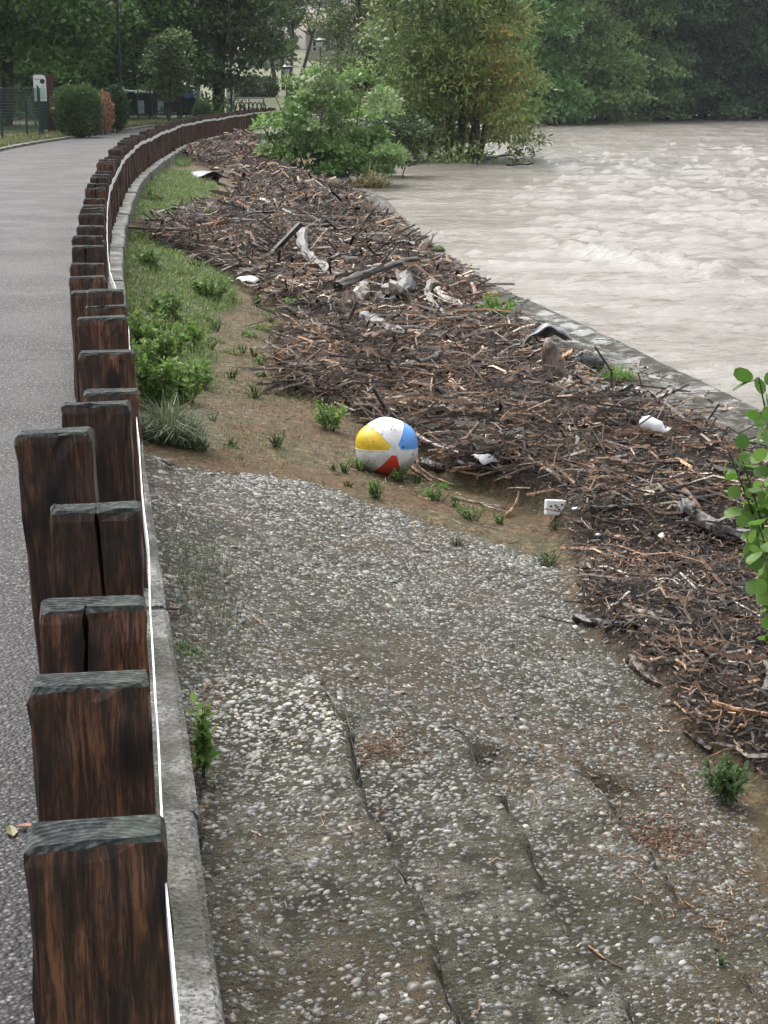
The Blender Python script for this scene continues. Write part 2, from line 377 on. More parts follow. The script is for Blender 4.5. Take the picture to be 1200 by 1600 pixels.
# ------------------------------------------------------------------ water
def mat_water():
    m = M('muddy_water'); v = m.pos(scale=(0.6, 1.2, 1), rot=(0, 0, R(6)))
    f = m.noise(v, 0.5, 5, 0.6); c = m.ramp(f, [(0.38, (0.205, 0.185, 0.155)), (0.62, (0.28, 0.26, 0.23))])
    g = m.noise(v, 2.2, 6, 0.62, dist=0.25); h = m.noise(v, 8, 4, 0.65)
    nb = m.bump(g, 0.8, 0.12); nb = m.bump(h, 0.8, 0.04, nb)
    return m.fin(c, 0.12, nb, IOR=1.33)
wy = [3.0]
while wy[-1] < 190: wy.append(wy[-1] + max(0.11, 0.0062 * wy[-1]))
wy = np.array(wy); wx = np.concatenate([np.arange(-12, 42, 0.16), np.linspace(42, 140, 60)])
WX, WYY = np.meshgrid(wx, wy)
sx = WX + 0.15 * WYY; sy = WYY
amp = 0.42 + 0.5 * smooth(0, 14, WX - Xr(np.minimum(WYY, 118)))
def ridged(x, y, s): return 1 - np.abs(fbm(x, y, s, 3)) * 2
wz = 0.055 * fbm(sx * 0.55, sy * 0.9, 71, 4) + 0.06 * np.clip(ridged(sx * 1.6 + 0.6 * fbm(sx, sy, 15), sy * 2.3, 74), 0, 1) ** 2 * smooth(75, 30, sy) + 0.085 * np.clip(ridged(sx * 1.1 + 0.9 * fbm(sx * .5, sy * .5, 14), sy * 1.7 + 0.8 * fbm(sx * .6, sy * .6, 16), 75), 0, 1) ** 3 * np.clip(0.35 + 1.3 * fbm(sx * .15, sy * .12, 79), 0, 1) + 0.15 * np.clip(ridged(sx * 0.28 + 1.0 * fbm(sx * .25, sy * .25, 4), sy * 0.7 + 0.8 * fbm(sx * .3, sy * .3, 6), 73), 0, 1) ** 5 + 0.06 * fbm(sx * 0.25, sy * 0.16, 77, 3)
p1 = P(830, 372, WATER); p2 = P(1190, 452, WATER)       # line of standing waves out in the current
tt = np.clip(((WX - p1[0]) * (p2[0] - p1[0]) + (WYY - p1[1]) * (p2[1] - p1[1])) / ((p2[0] - p1[0]) ** 2 + (p2[1] - p1[1]) ** 2), -0.1, 1.3)
dl = np.hypot(WX - p1[0] - tt * (p2[0] - p1[0]), WYY - p1[1] - tt * (p2[1] - p1[1])) + 0.7 * fbm(WX * 0.8, WYY * 0.8, 5)
wz = wz * amp + 0.13 * np.exp(-(dl / 0.20) ** 2) * (0.5 + vn(WX * 1.3, WYY * 1.3, 8))
WV = np.stack([WX, WYY, WATER + wz], -1).reshape(-1, 3); nx = len(wx)
ii, jj = np.meshgrid(np.arange(len(wy) - 1), np.arange(nx - 1), indexing='ij'); a0 = (ii * nx + jj).ravel()
keep = (WX[:-1, :-1] > Xr(np.minimum(WYY[:-1, :-1], 118)) - 1.5).ravel() & ((WX[:-1, :-1] < 3 + WYY[:-1, :-1] * 0.45).ravel() | (WX[:-1, :-1] > 41).ravel())
a0 = a0[keep]
link('river', mesh('river', WV, np.stack([a0, a0 + 1, a0 + nx + 1, a0 + nx], 1), mat_water(), smooth_=True), kind='structure')

# ------------------------------------------------------------------ land sheet, road, verge, kerbs
def mat_lawn():
    m = M('lawn'); v = m.pos(); f = m.noise(v, 0.6, 6, 0.6); g = m.noise(v, 14, 4, 0.7)
    c = m.ramp(f, [(0.38, (0.06, 0.08, 0.03)), (0.5, (0.10, 0.115, 0.048)), (0.62, (0.15, 0.145, 0.068))])
    c = m.mix(0.5, c, m.ramp(g, [(0.4, (0.04, 0.05, 0.02)), (0.6, (0.13, 0.13, 0.06))]))
    return m.fin(c, 0.8, m.bump(g, 0.8, 0.04))
LAWN = mat_lawn()
gxs = np.arange(-160, 222, 2.0); gys = np.concatenate([np.arange(-20, 200, 2.0), np.arange(200, 900, 50.0)])
GX, GY = np.meshgrid(gxs, gys)
def farshore(X): return np.interp(X, [-10, 2, 7, 12, 20, 40, 80, 200], [60, 76, 92, 118, 140, 152, 158, 170])
landL = GX < np.where(GY < 60, Xk(np.maximum(GY, -6)) - 2.4, Xk(np.clip(GY, 60, 125)) + 3)
land = landL | (GY > farshore(GX) + 1)
GZ = np.where(land, -0.04, -3.0)
GZ = np.where(land, -0.04 + smooth(5, -5, GX) * (np.interp(GY, [90, 104, 106, 122, 128, 150, 172, 200], [-0.04, 0.1, 0.9, 1.6, 2.3, 3.3, 4.3, 6.0]) + 0.04), GZ)
GZ = np.where((GX >= 0) & land, np.minimum(GZ, np.interp(GX, [0, 8], [0.0, -1.0])), GZ)
GVv = np.stack([GX, GY, GZ], -1).reshape(-1, 3); ng = len(gxs)
ii, jj = np.meshgrid(np.arange(len(gys) - 1), np.arange(ng - 1), indexing='ij'); a0 = (ii * ng + jj).ravel()
link('ground', mesh('ground', GVv, np.stack([a0, a0 + 1, a0 + ng + 1, a0 + ng], 1), LAWN), kind='structure')
def ground_z(X, Y):
    i = int(np.clip(np.searchsorted(gys, Y) - 1, 0, len(gys) - 2)); j = int(np.clip((X + 160) // 2, 0, ng - 2))
    a = (Y - gys[i]) / (gys[i + 1] - gys[i]); b = (X - gxs[j]) / 2
    return float((GZ[i, j] * (1 - b) + GZ[i, j + 1] * b) * (1 - a) + (GZ[i + 1, j] * (1 - b) + GZ[i + 1, j + 1] * b) * a)

def strip(name, ys, offs, zs, mat, kind='structure', jit=0.0, wob=0.0):
    ys = np.asarray(ys); tx = np.gradient(Xk(ys), ys); L = np.sqrt(1 + tx ** 2); nxv, nyv = 1 / L, -tx / L
    V = []
    for k, (o, z) in enumerate(zip(offs, zs)):
        oo = o + wob * fbm(ys * 0.8, ys * 0 + k, 5)
        zz = z + jit * fbm(ys * 2.0, ys * 0 + k * 3, 11)
        V.append(np.stack([Xk(ys) + nxv * oo, ys + nyv * oo, zz], -1))
    V = np.stack(V, 1); n = len(offs); ii, jj = np.meshgrid(np.arange(len(ys) - 1), np.arange(n - 1), indexing='ij'); a0 = (ii * n + jj).ravel()
    return link(name, mesh(name, V.reshape(-1, 3), np.stack([a0, a0 + 1, a0 + n + 1, a0 + n], 1), mat), kind=kind)
def mat_asphalt():
    m = M('asphalt'); v = m.pos()
    vo = m.n('ShaderNodeTexVoronoi', Vector=v, Scale=100.0, Randomness=1.0); cs = m.n('ShaderNodeSeparateColor', Color=vo.outputs['Color'])
    c = m.ramp(cs.outputs[0], [(0.0, (0.026, 0.027, 0.029)), (0.5, (0.085, 0.085, 0.088)), (0.85, (0.18, 0.18, 0.18)), (1.0, (0.36, 0.36, 0.35))])
    c = m.mix(m.ramp(vo.outputs['Distance'], [(0.35, 0.0), (0.6, 0.85)]), c, (0.018, 0.018, 0.02))
    f = m.noise(v, 1.1, 5, 0.6); c = m.mix(1.0, c, m.ramp(f, [(0.40, (0.42, 0.42, 0.43)), (0.60, (0.80, 0.79, 0.77))]), 'MULTIPLY')
    p = m.noise(v, 0.35, 3); 
    h = m.math('SUBTRACT', 1.0, vo.outputs['Distance'])
    rr = m.ramp(f, [(0.4, (0.55, 0.55, 0.55)), (0.6, (0.72, 0.72, 0.72))])
    return m.fin(c, rr, m.bump(h, 0.7, 0.008), Specular_IOR_Level=0.28)
ys_f = np.linspace(-3, 96, 260)
strip('road', ys_f, [-4.75, -3.6, -2.4, -1.2, -0.30], [0.0, 0.02, 0.03, 0.02, 0.0], mat_asphalt(), jit=0.006)
def mat_kerb():
    m = M('kerb_concrete'); v = m.pos(); f = m.noise(v, 7, 6, 0.65); g = m.noise(v, 70, 4, 0.7)
    c = m.ramp(f, [(0.38, (0.075, 0.075, 0.062)), (0.5, (0.20, 0.20, 0.182)), (0.62, (0.33, 0.33, 0.315))])
    vo = m.n('ShaderNodeTexVoronoi', Vector=v, Scale=80.0, Randomness=1.0); cs = m.n('ShaderNodeSeparateColor', Color=vo.outputs['Color'])
    c = m.mix(m.math('MULTIPLY', m.ramp(vo.outputs['Distance'], [(0.3, 0.8), (0.45, 0.0)]), m.ramp(m.noise(v, 4, 3), [(0.45, 0.0), (0.6, 1.0)])), c, m.ramp(cs.outputs[0], [(0, (0.07, 0.07, 0.065)), (1, (0.46, 0.47, 0.46))]))
    c = m.mix(m.ramp(m.noise(v, 2.3, 6, 0.7), [(0.46, 0.0), (0.57, 0.85)]), c, (0.052, 0.055, 0.03))
    c = m.mix(m.ramp(g, [(0.40, 0.85), (0.50, 0.0)]), c, (0.032, 0.031, 0.026))
    return m.fin(c, 0.65, m.bump(m.math('ADD', g, vo.outputs['Distance']), 0.8, 0.008))
KERB = mat_kerb()
# kerb of cast sections, each its own piece
kerb = link('kerb', None, kind='structure')
yk = 0.4; kk = 0
while yk < 96:
    ln = 1.45 if yk < 24 else 3.0
    ys = np.linspace(yk, yk + ln - (0.012 if yk < 24 else 0.02), 12 if yk < 10 else 6)
    tx = np.gradient(Xk(ys), ys); L = np.sqrt(1 + tx ** 2); nxv, nyv = 1 / L, -tx / L
    prof = [(-0.31, -0.45), (-0.31, 0.035), (-0.295, 0.05), (-0.14, 0.052), (-0.018, 0.05), (-0.003, 0.038), (0.0, 0.02), (0.012, -0.55)]
    dz = 0.006 * math.sin(kk * 2.3); dx = 0.006 * math.sin(kk * 4.1)
    V = []
    for k, (o, z) in enumerate(prof):
        wv = 0.006 * fbm(ys * 4, ys * 0 + k, 2) if k in (4, 5, 6) else 0
        V.append(np.stack([Xk(ys) + nxv * (o + dx + wv), ys + nyv * (o + dx), np.full_like(ys, z + dz) + (0.004 * fbm(ys * 5, ys * 0 + k, 4) if z > 0 else 0)], -1))
    V = np.stack(V, 1); n = len(prof); Fk = []
    for i in range(len(ys) - 1):
        for j in range(n - 1): Fk.append([i * n + j, (i + 1) * n + j, (i + 1) * n + j + 1, i * n + j + 1][::-1])
    Fk.append(list(range(n))); Fk.append([(len(ys) - 1) * n + j for j in range(n)][::-1])
    link('kerb_section', mesh('kerb_section', V.reshape(-1, 3), Fk, KERB), kerb)
    yk += ln; kk += 1
# low stone edging on the far side of the road
edg = link('road_edging', None, kind='structure'); yk = 20.0
while yk < 96:
    ys = np.linspace(yk, yk + 0.97, 3); tx = np.gradient(Xk(ys), ys); nxv, nyv = 1 / np.sqrt(1 + tx ** 2), -tx / np.sqrt(1 + tx ** 2)
    a = Acc(); V = []
    for (o, z) in ((-4.86, -0.1), (-4.86, 0.075), (-4.74, 0.07), (-4.72, -0.1)):
        V.append(np.stack([Xk(ys) + nxv * o, ys + nyv * o, np.full_like(ys, z)], -1))
    V = np.stack(V, 1); Fk = []
    for i in range(2):
        for j in range(3): Fk.append([i * 4 + j, i * 4 + j + 1, (i + 1) * 4 + j + 1, (i + 1) * 4 + j])
    Fk += [[3, 2, 1, 0], [8, 9, 10, 11]]
    link('edging_stone', mesh('edging_stone', V.reshape(-1, 3), Fk, KERB), edg); yk += 1.0
strip('grass_verge', np.linspace(15, 96, 90), [-30, -16, -9, -6.5, -4.84], [0.12, 0.12, 0.10, 0.09, 0.07], LAWN, jit=0.03)

# ------------------------------------------------------------------ timber fence
fence = link('timber_fence', None, label='long fence of dark upright timber posts with a thin white strip along the road', cat='fence')
PW, PT = 0.182, 0.082
def post_mesh(seed, crack=None):
    rg = np.random.default_rng(seed); h = 1.0
    x0, x1, y0, y1 = -PW / 2, PW / 2, -PT / 2, PT / 2; b = 0.006
    zs = [-0.30, 0.0, 0.2, 0.4, 0.55, 0.68, 0.78, 0.86, 0.93, 0.975, 0.994, 1.0]
    rings = []
    for k, z in enumerate(zs):
        ins = b * 1.3 if z == 1.0 else (b * 0.35 if z == 0.994 else 0)
        ch = 0.0
        fx = []
        if crack is None: fx = [(x0 + t * (x1 - x0), y0) for t in (0.2, 0.4, 0.5, 0.6, 0.8)]
        else:
            cx = crack[0] + crack[1] * (1 - z); w = crack[2] * smooth(crack[3], crack[3] + 0.25, z) + 0.0005; d = 0.03 * float(smooth(crack[3], crack[3] + 0.2, z)) + 0.001
            fx = [(x0 * 0.55, y0), (cx - w, y0), (cx, y0 + d), (cx + w, y0), (x1 * 0.6, y0)]
        ring = [(x0, y1 - b), (x0, y0 + b), (x0 + b, y0)] + fx + [(x1 - b, y0), (x1, y0 + b), (x1, y1 - b), (x1 - b, y1), (x0 + b, y1)]
        ring = [(x + rg.normal(0, 0.0020), y + rg.normal(0, 0.0016), z) for x, y in ring]
        if ins: ring = [(x * (1 - ins / 0.09), y * (1 - ins / 0.041), zz + rg.normal(0, 0.0022)) for x, y, zz in ring]
        rings.append(ring)
    n = len(rings[0]); V = np.array(rings).reshape(-1, 3); Fc = []; mi = []
    for i in range(len(zs) - 1):
        for j in range(n):
            Fc.append([i * n + j, i * n + (j + 1) % n, (i + 1) * n + (j + 1) % n, (i + 1) * n + j]); mi.append(1 if i == len(zs) - 2 else 0)
    Fc.append([(len(zs) - 1) * n + j for j in range(n)]); mi.append(1)
    return mesh('post', V, Fc, [TIMBER, ENDGRAIN], midx=mi)
PM = [post_mesh(s) for s in range(4)] + [post_mesh(11, (-0.012, -0.03, 0.004, 0.25)), post_mesh(12, (0.0, 0.05, 0.0035, 0.35))]
_ys = np.linspace(-6, 125, 6000); _ss = np.concatenate([[0], np.cumsum(np.hypot(np.diff(_ys), np.diff(Xk(_ys))))])
def along(s, off):                           # point at arc length s, offset to the river side, with heading
    y = float(np.interp(s, _ss, _ys)); x = float(Xk(y)); t = (float(Xk(y + 0.3)) - float(Xk(y - 0.3))) / 0.6; L = math.hypot(1, t)
    return x + off / L, y - off * t / L, math.atan2(-t, 1.0)
s0 = float(np.interp(1.92, _ys, _ss)); POFF = -0.130 - PW / 2; redge = []
SPC = 0.52
near = [(38, 255, 1326, 0, 1), (45, 228, 1074, -1, 2), (60, 223, 950, 0, 4), (77, 217, 796, -1, 5), (25, 141, 677, -7, 0), (97, 201, 632, -7, 3), (130, 215, 615, 0, 1), (122, 208, 551, 1, 2), (120, 197, 497, 0, 0),
        (133, 195, 479, 0, 3), (139, 187, 455, 0, 1)]      # left and right edge, front edge height of the tops, turn, shape
prand = random.Random(4)
npost = int((np.interp(72, _ys, _ss) - s0) / SPC)
for i in range(0, npost):
    s = s0 + SPC * i; x, y, hd = along(s, POFF + prand.uniform(-0.012, 0.006)); sx_ = 1.0; tilt = prand.uniform(-1, 1)
    zt, yaw, pm = 0.745 + prand.uniform(-0.045, 0.045), prand.uniform(-2.5, 2.5), prand.randrange(6)
    if 0 <= i < len(near):
        xl, xr, yt, yaw, pm = near[i]; q = PY((xl + xr) / 2, yt, y - PT / 2 * 0.98); zt = q[2]; x = q[0] - 0.004
        dep = y * CP - (zt - CAMZ) * SP; sx_ = min(1.12, max(0.9, (xr - xl) / F * dep / PW)); tilt = -2.2 if i == 4 else tilt * 0.5
        if i != 4:
            kx, ky, _ = along(s, 0.0); redge.append((s, (x + PW * sx_ / 2 - kx) * math.cos(hd) + (y - ky) * math.sin(hd)))
    o = link('post', PM[pm], fence); o.location = (x - math.sin(R(tilt)) * 1.0, y, zt - 1.0); o.scale = (sx_, 1, 1); o.rotation_euler = (R(prand.uniform(-0.8, 0.8)), R(tilt), hd + R(yaw))
# white strip on the river side of the posts
sw = np.concatenate([np.arange(s0 - 1.2, s0 + 12, 0.11), np.arange(s0 + 12, s0 + SPC * npost, 0.4)]); V = []
for s in sw:
    wv = 0.004 * math.sin(s * 2.1) + 0.005 * math.sin(s * 5.3 + 1)
    ro_ = np.interp(s, [a for a, b in redge] + [redge[-1][0] + 2], list(np.polyval(np.polyfit([a for a, b in redge], [b for a, b in redge], 2), [a for a, b in redge]) - 0.001) + [-0.122]); x, y, hd = along(s, float(ro_) + 0.006 + max(0, wv) * 0.6); z = 0.60 + 0.012 * math.sin(s * 0.9) + 0.010 * math.sin(s * 3.1) + 0.006 * math.sin(s * 11.4)
    n = (math.cos(hd), math.sin(hd))
    for (o, dz) in ((0, -0.03), (0.003, -0.03), (0.003, 0.03), (0, 0.03)): V.append((x + n[0] * o, y + n[1] * o, z + dz))
Fs = []
for i in range(len(sw) - 1):
    for j in range(4): Fs.append([i * 4 + j, i * 4 + (j + 1) % 4, i * 4 + 4 + (j + 1) % 4, i * 4 + 4 + j][::-1])
mw = M('white_strip'); link('strip', mesh('strip', np.array(V), Fs, mw.fin(mw.ramp(mw.noise(mw.pos(), 9, 5, 0.7), [(0.36, (0.45, 0.44, 0.42)), (0.48, (0.74, 0.75, 0.76))]), 0.5)), fence)['label'] = 'thin white plastic strip running along the posts'

# ------------------------------------------------------------------ pebbles set in the concrete
def scatter_bank(n, ymin, ymax, cond, power=1.0):
    ys = ymin * (ymax / ymin) ** rng.random(n) if power else rng.uniform(ymin, ymax, n)
    f = rng.random(n); xk = Xk(ys); xs = xk + f * (Xr(ys) - xk)
    return xs, ys
def uni(n, ymin, ymax, wmax=6.5):            # even over the ground
    ys = rng.uniform(ymin, ymax, n); u = rng.uniform(0, wmax, n); xs = Xk(ys) + u; ok = xs < Xr(ys) - 0.05
    return xs[ok], ys[ok]
xs, ys = uni(150000, 1.9, 10.5, 4.2)
s_ = bank_at(SLB, xs, ys) * (1 - bank_at(DEB, xs, ys))
u_ = xs - Xk(ys); cl = fbm(xs * 1.6, ys * 1.6, 91) + 0.9 * np.exp(-((u_ - 0.3) / 0.25) ** 2 - ((ys - 4.3) / 0.8) ** 2)
prob = s_ * np.clip(0.55 + 0.75 * cl, 0.08, 1.0)
ok = rng.random(len(xs)) < prob; xs, ys, cl = xs[ok], ys[ok], cl[ok]
px, py = proj(xs, ys, -0.3); vis = (px > 200) & (px < 1330) & (py < 1720); xs, ys, cl = xs[vis], ys[vis], cl[vis]
zs = bank_at(ZZ, xs, ys); NP = len(xs)
dz_dx = (bank_at(ZZ, xs + 0.02, ys) - bank_at(ZZ, xs - 0.02, ys)) / 0.04
rad = np.clip(rng.lognormal(math.log(0.0060), 0.45, NP), 0.003, 0.020)
rad *= np.interp(ys, [3, 8], [1.0, 1.55]); el = rng.uniform(0.45, 0.95, NP); an = rng.uniform(0, 6.28, NP)
tone = rng.random(NP); w = np.clip(0.045 + rng.gamma(1.6, 0.055, NP) + 0.30 * np.clip((cl - 0.45) * 2.5, 0, 1) * rng.random(NP), 0.04, 0.55)
pc = np.stack([w * rng.normal(1.03, 0.03, NP), w * rng.normal(1.0, 0.015, NP), w * rng.normal(0.90, 0.05, NP)], 1)
tan = rng.random(NP) < 0.10; pc[tan] *= np.array([1.0, 0.88, 0.7])
def mat_pebble():
    m = M('pebble'); c = m.attr(); f = m.noise(m.pos(), 130, 3)
    c = m.mix(1.0, c, m.ramp(f, [(0.3, (0.7, 0.7, 0.68)), (0.7, (1.15, 1.15, 1.15))]), 'MULTIPLY')
    return m.fin(c, 0.45)
PEB = mat_pebble()
def peb_rings(k):
    a = np.arange(k) / k * 2 * math.pi
    return np.vstack([np.stack([np.cos(a), np.sin(a), a * 0 - 0.35], 1), np.stack([np.cos(a) * 0.72, np.sin(a) * 0.72, a * 0 + 0.32], 1), [[0, 0, 0.5]]])
T = peb_rings(6); FT = [[j, (j + 1) % 6, 6 + (j + 1) % 6, 6 + j] for j in range(6)]; FT3 = [[6 + j, 6 + (j + 1) % 6, 12, 12] for j in range(6)]
d_cam = ys.copy(); order = np.argsort(-(rad / (ys + 0.4)) * ((px[vis] > 270) & (px[vis] < 1190) & (py[vis] < 1590)))
one, rest = order[:300], order[300:]
def peb_verts(idx):
    n = len(idx); V = np.tile(T, (n, 1, 1)); V[:, :12, :2] *= 1 + 0.5 * (np.tile(rng.random((n, 6, 1)), (1, 2, 1)) - 0.5)
    V[..., 0] *= rad[idx][:, None]; V[..., 1] *= (rad * el)[idx][:, None]; V[..., 2] *= (rad * 0.42)[idx][:, None]
    c, s = np.cos(an[idx])[:, None], np.sin(an[idx])[:, None]
    x = V[..., 0] * c - V[..., 1] * s; y = V[..., 0] * s + V[..., 1] * c
    return np.stack([x, y, V[..., 2] + x * dz_dx[idx][:, None]], -1)
V = peb_verts(rest) + np.stack([xs, ys, zs + 0.001], 1)[rest][:, None, :]
tri = np.array([[6 + j, 6 + (j + 1) % 6, 12] for j in range(6)])
allq = [[b + i for i in q] for b in (np.arange(len(rest)) * 13).tolist() for q in FT + tri.tolist()]
link('pebbles', mesh('pebbles', V.reshape(-1, 3), allq, PEB, fcol=np.repeat(pc[rest], 12, 0), smooth_=True), bank, kind='stuff')
PBM = []
for k in range(10):
    j = one[k * 29]; VV = np.tile(T, (1, 1, 1))[0].copy(); VV[:12, :2] *= 1 + 0.45 * (np.tile(rng.random((6, 1)), (2, 1)) - 0.5)
    PBM.append(mesh('pebble', VV, FT + tri.tolist(), PEB, fcol=np.tile(pc[j], (12, 1)), smooth_=True))
for q, j in enumerate(one):
    o = link('pebble', PBM[q % 10], bank); o.location = (xs[j], ys[j], zs[j] + 0.001); o.scale = (rad[j], rad[j] * el[j], rad[j] * 0.42)
    o.rotation_euler = (0, -math.atan(dz_dx[j]), an[j])

# ------------------------------------------------------------------ flood debris: the mass of small sticks and bark
PAL = np.array([[0.010, 0.0075, 0.006], [0.020, 0.0135, 0.010], [0.040, 0.026, 0.018], [0.080, 0.048, 0.030], [0.15, 0.094, 0.06], [0.26, 0.165, 0.105], [0.40, 0.275, 0.185], [0.21, 0.185, 0.16], [0.52, 0.45, 0.36]])
PWT = np.array([0.12, 0.17, 0.20, 0.20, 0.13, 0.055, 0.022, 0.085, 0.02]); PWT /= PWT.sum()
def sticks(xs, ys, L, rad, flat, lift, pal_w, tilt=0.16):
    n = len(xs); z = bank_at(ZZ, xs, ys)
    az = rng.normal(R(0), R(60), n) + (rng.random(n) < 0.55) * rng.uniform(0, 3.14, n)
    el = rng.normal(0, tilt, n)
    d = np.stack([np.cos(az) * np.cos(el), np.sin(az) * np.cos(el), np.sin(el)], 1)
    side = np.stack([-np.sin(az), np.cos(az), np.zeros(n)], 1); up = np.cross(d, side)
    c = np.stack([xs, ys, z + lift * rng.random(n) + rad * 0.5], 1)
    ends_x = xs[:, None] + d[:, :1] * L[:, None] * np.array([-0.5, 0, 0.5]); 
    V = np.zeros((n, 4, 3, 3)); tp = rng.uniform(0.25, 1.0, n); b1 = rng.normal(0, 0.13, n); b2 = rng.normal(0, 0.13, n); v1 = rng.normal(0, 0.07, n); v2 = rng.normal(0, 0.07, n); Z1 = np.array([0, 0, 1.0])
    for k, t in enumerate((-0.5, -0.17, 0.17, 0.5)):
        bb_, vv_ = ((0 * b1, 0 * v1), (b1, v1), (b2, v2), (0 * b1, 0 * v1))[k]
        ctr = c + d * (L * t)[:, None] + side * (bb_ * L)[:, None] + Z1 * (vv_ * L)[:, None]
        r = rad * (1 + (tp - 1) * k / 3)
        for q, (a, b) in enumerate(((1, -0.5), (0, 1), (-1, -0.5))):
            V[:, k, q] = ctr + side * (a * r)[:, None] + up * (b * r * flat)[:, None]
    patch = vn(xs * 1.1, ys * 1.1, 13); pale = vn(xs * 0.6 + 9, ys * 0.6, 29)
    col = PAL[rng.choice(len(PAL), n, p=pal_w)] * rng.uniform(0.7, 1.3, (n, 1)) * (1.05 + 1.1 * patch)[:, None]
    gm = rng.random(n) < 0.35 * pale; col[gm] = col[gm].mean(1)[:, None] * np.array([1.15, 1.08, 1.0])
    return V.reshape(n, 12, 3), col
ft = []
for k in range(3):
    for q in range(3): ft.append([k * 3 + q, k * 3 + (q + 1) % 3, k * 3 + 3 + (q + 1) % 3, k * 3 + 3 + q])
ft = np.array(ft)
def debris_pts(n, y0, y1, thr=0.45, arr=None):
    xs, ys = uni(n, y0, y1, 7.5)
    m = bank_at(DEB if arr is None else arr, xs, ys) > thr + 0.25 * (rng.random(len(xs)) - 0.5)
    if arr is None: m &= (bank_at(MUL, xs, ys) < 0.5) | (rng.random(len(xs)) < 0.16)
    px, py = proj(xs, ys, -0.6); m &= (px > 150) & (px < 1330) & (py < 1700)
    return xs[m], ys[m]
batches = []
def batch(n, y0, y1, lm, ls, rm, flat, lift, pw=PWT, arr=None, thr=0.45, tilt=0.16):
    xs, ys = debris_pts(n, y0, y1, thr, arr); k = len(xs)
    L = np.clip(rng.lognormal(math.log(lm), ls, k), 0.03, 1.6); r = np.clip(rm * rng.lognormal(0, 0.4, k) * (L / lm) ** 0.35, 0.002, 0.05)
    batches.append(sticks(xs, ys, L, r, flat, lift, pw, tilt))
mulw = np.array([0.14, 0.22, 0.26, 0.21, 0.10, 0.035, 0.008, 0.025, 0.004]); mulw /= mulw.sum()
batch(62000, 3.6, 9.5, 0.05, 0.5, 0.0042, 0.5, 0.05, mulw, arr=MUL, thr=0.4, tilt=0.35)
batch(17000, 4.5, 12, 0.10, 0.55, 0.0042, 0.8, 0.06, tilt=0.25)
batch(20000, 4.5, 14, 0.20, 0.5, 0.0048, 0.85, 0.08, tilt=0.16)
batch(4200, 5, 12, 0.42, 0.35, 0.0055, 0.9, 0.11, tilt=0.09)
batch(21000, 9, 20, 0.17, 0.6, 0.0062, 0.8, 0.09, tilt=0.3)
batch(8000, 10, 22, 0.40, 0.4, 0.0075, 0.85, 0.11, tilt=0.2)
batch(19000, 16, 34, 0.27, 0.55, 0.0095, 0.8, 0.11, tilt=0.3)
batch(11000, 30, 60, 0.34, 0.5, 0.017, 0.8, 0.12, tilt=0.3)
# sparse litter on the dirt and concrete around
xs, ys = uni(5200, 2.2, 16, 4.5); k = len(xs)
sel = (bank_at(DEB, xs, ys) < 0.5) & (rng.random(k) < np.where(bank_at(SLB, xs, ys) > 0.5, 0.22, 0.8)); xs, ys = xs[sel], ys[sel]; k = len(xs)
lw = np.array([0.02, 0.08, 0.15, 0.22, 0.22, 0.17, 0.1, 0.02, 0.02]); lw /= lw.sum()
batches.append(sticks(xs, ys, np.clip(rng.lognormal(math.log(0.055), 0.5, k), 0.02, 0.2), np.clip(0.0022 * rng.lognormal(0, 0.3, k), 0.001, 0.005), 0.7, 0.004, lw, 0.03))
ndw = np.array([0, 0, 0.1, 0.4, 0.35, 0.15, 0, 0, 0.0])
for (px_, py_, wx1, wy1, n_) in ((1035, 1312, 0.07, 0.06, 320), (590, 1170, 0.10, 0.07, 260), (1000, 1180, 0.12, 0.3, 240), (1110, 1420, 0.15, 0.3, 260), (880, 1190, 0.1, 0.2, 160), (300, 1190, 0.03, 0.3, 200), (320, 930, 0.05, 0.4, 160)):
    q = G(px_, py_); xs = q[0] + rng.normal(0, wx1, n_) ; ys = q[1] + rng.normal(0, wy1, n_); xs = np.maximum(xs, Xk(ys) + 0.02)
    batches.append(sticks(xs, ys, rng.uniform(0.025, 0.075, n_), rng.uniform(0.0010, 0.0022, n_), 0.7, 0.006, ndw, 0.1))
xs, ys = uni(26000, 8, 45, 7); sel = (bank_at(EDG, xs, ys) > 0.5) & (bank_at(DEB, xs, ys) < 0.5) & (rng.random(len(xs)) < np.clip(0.15 + 0.9 * fbm(xs * 1.5, ys * 1.5, 66), 0.02, 0.7)); xs, ys = xs[sel], ys[sel]; k = len(xs)
batches.append(sticks(xs, ys, np.clip(rng.lognormal(math.log(0.14), 0.6, k), 0.03, 0.7), np.clip(0.006 * rng.lognormal(0, 0.4, k), 0.002, 0.02), 0.7, 0.01, PWT, 0.06))
V = np.concatenate([b[0] for b in batches]); C_ = np.concatenate([b[1] for b in batches])
Fq = (np.arange(len(V))[:, None, None] * 12 + ft[None]).reshape(-1, 4)
link('flood_debris', mesh('flood_debris', V.reshape(-1, 3), Fq, DRIFT, fcol=np.repeat(C_, 9, 0)), kind='stuff', label='tangled mass of small broken sticks and bark washed onto the bank', cat='debris')

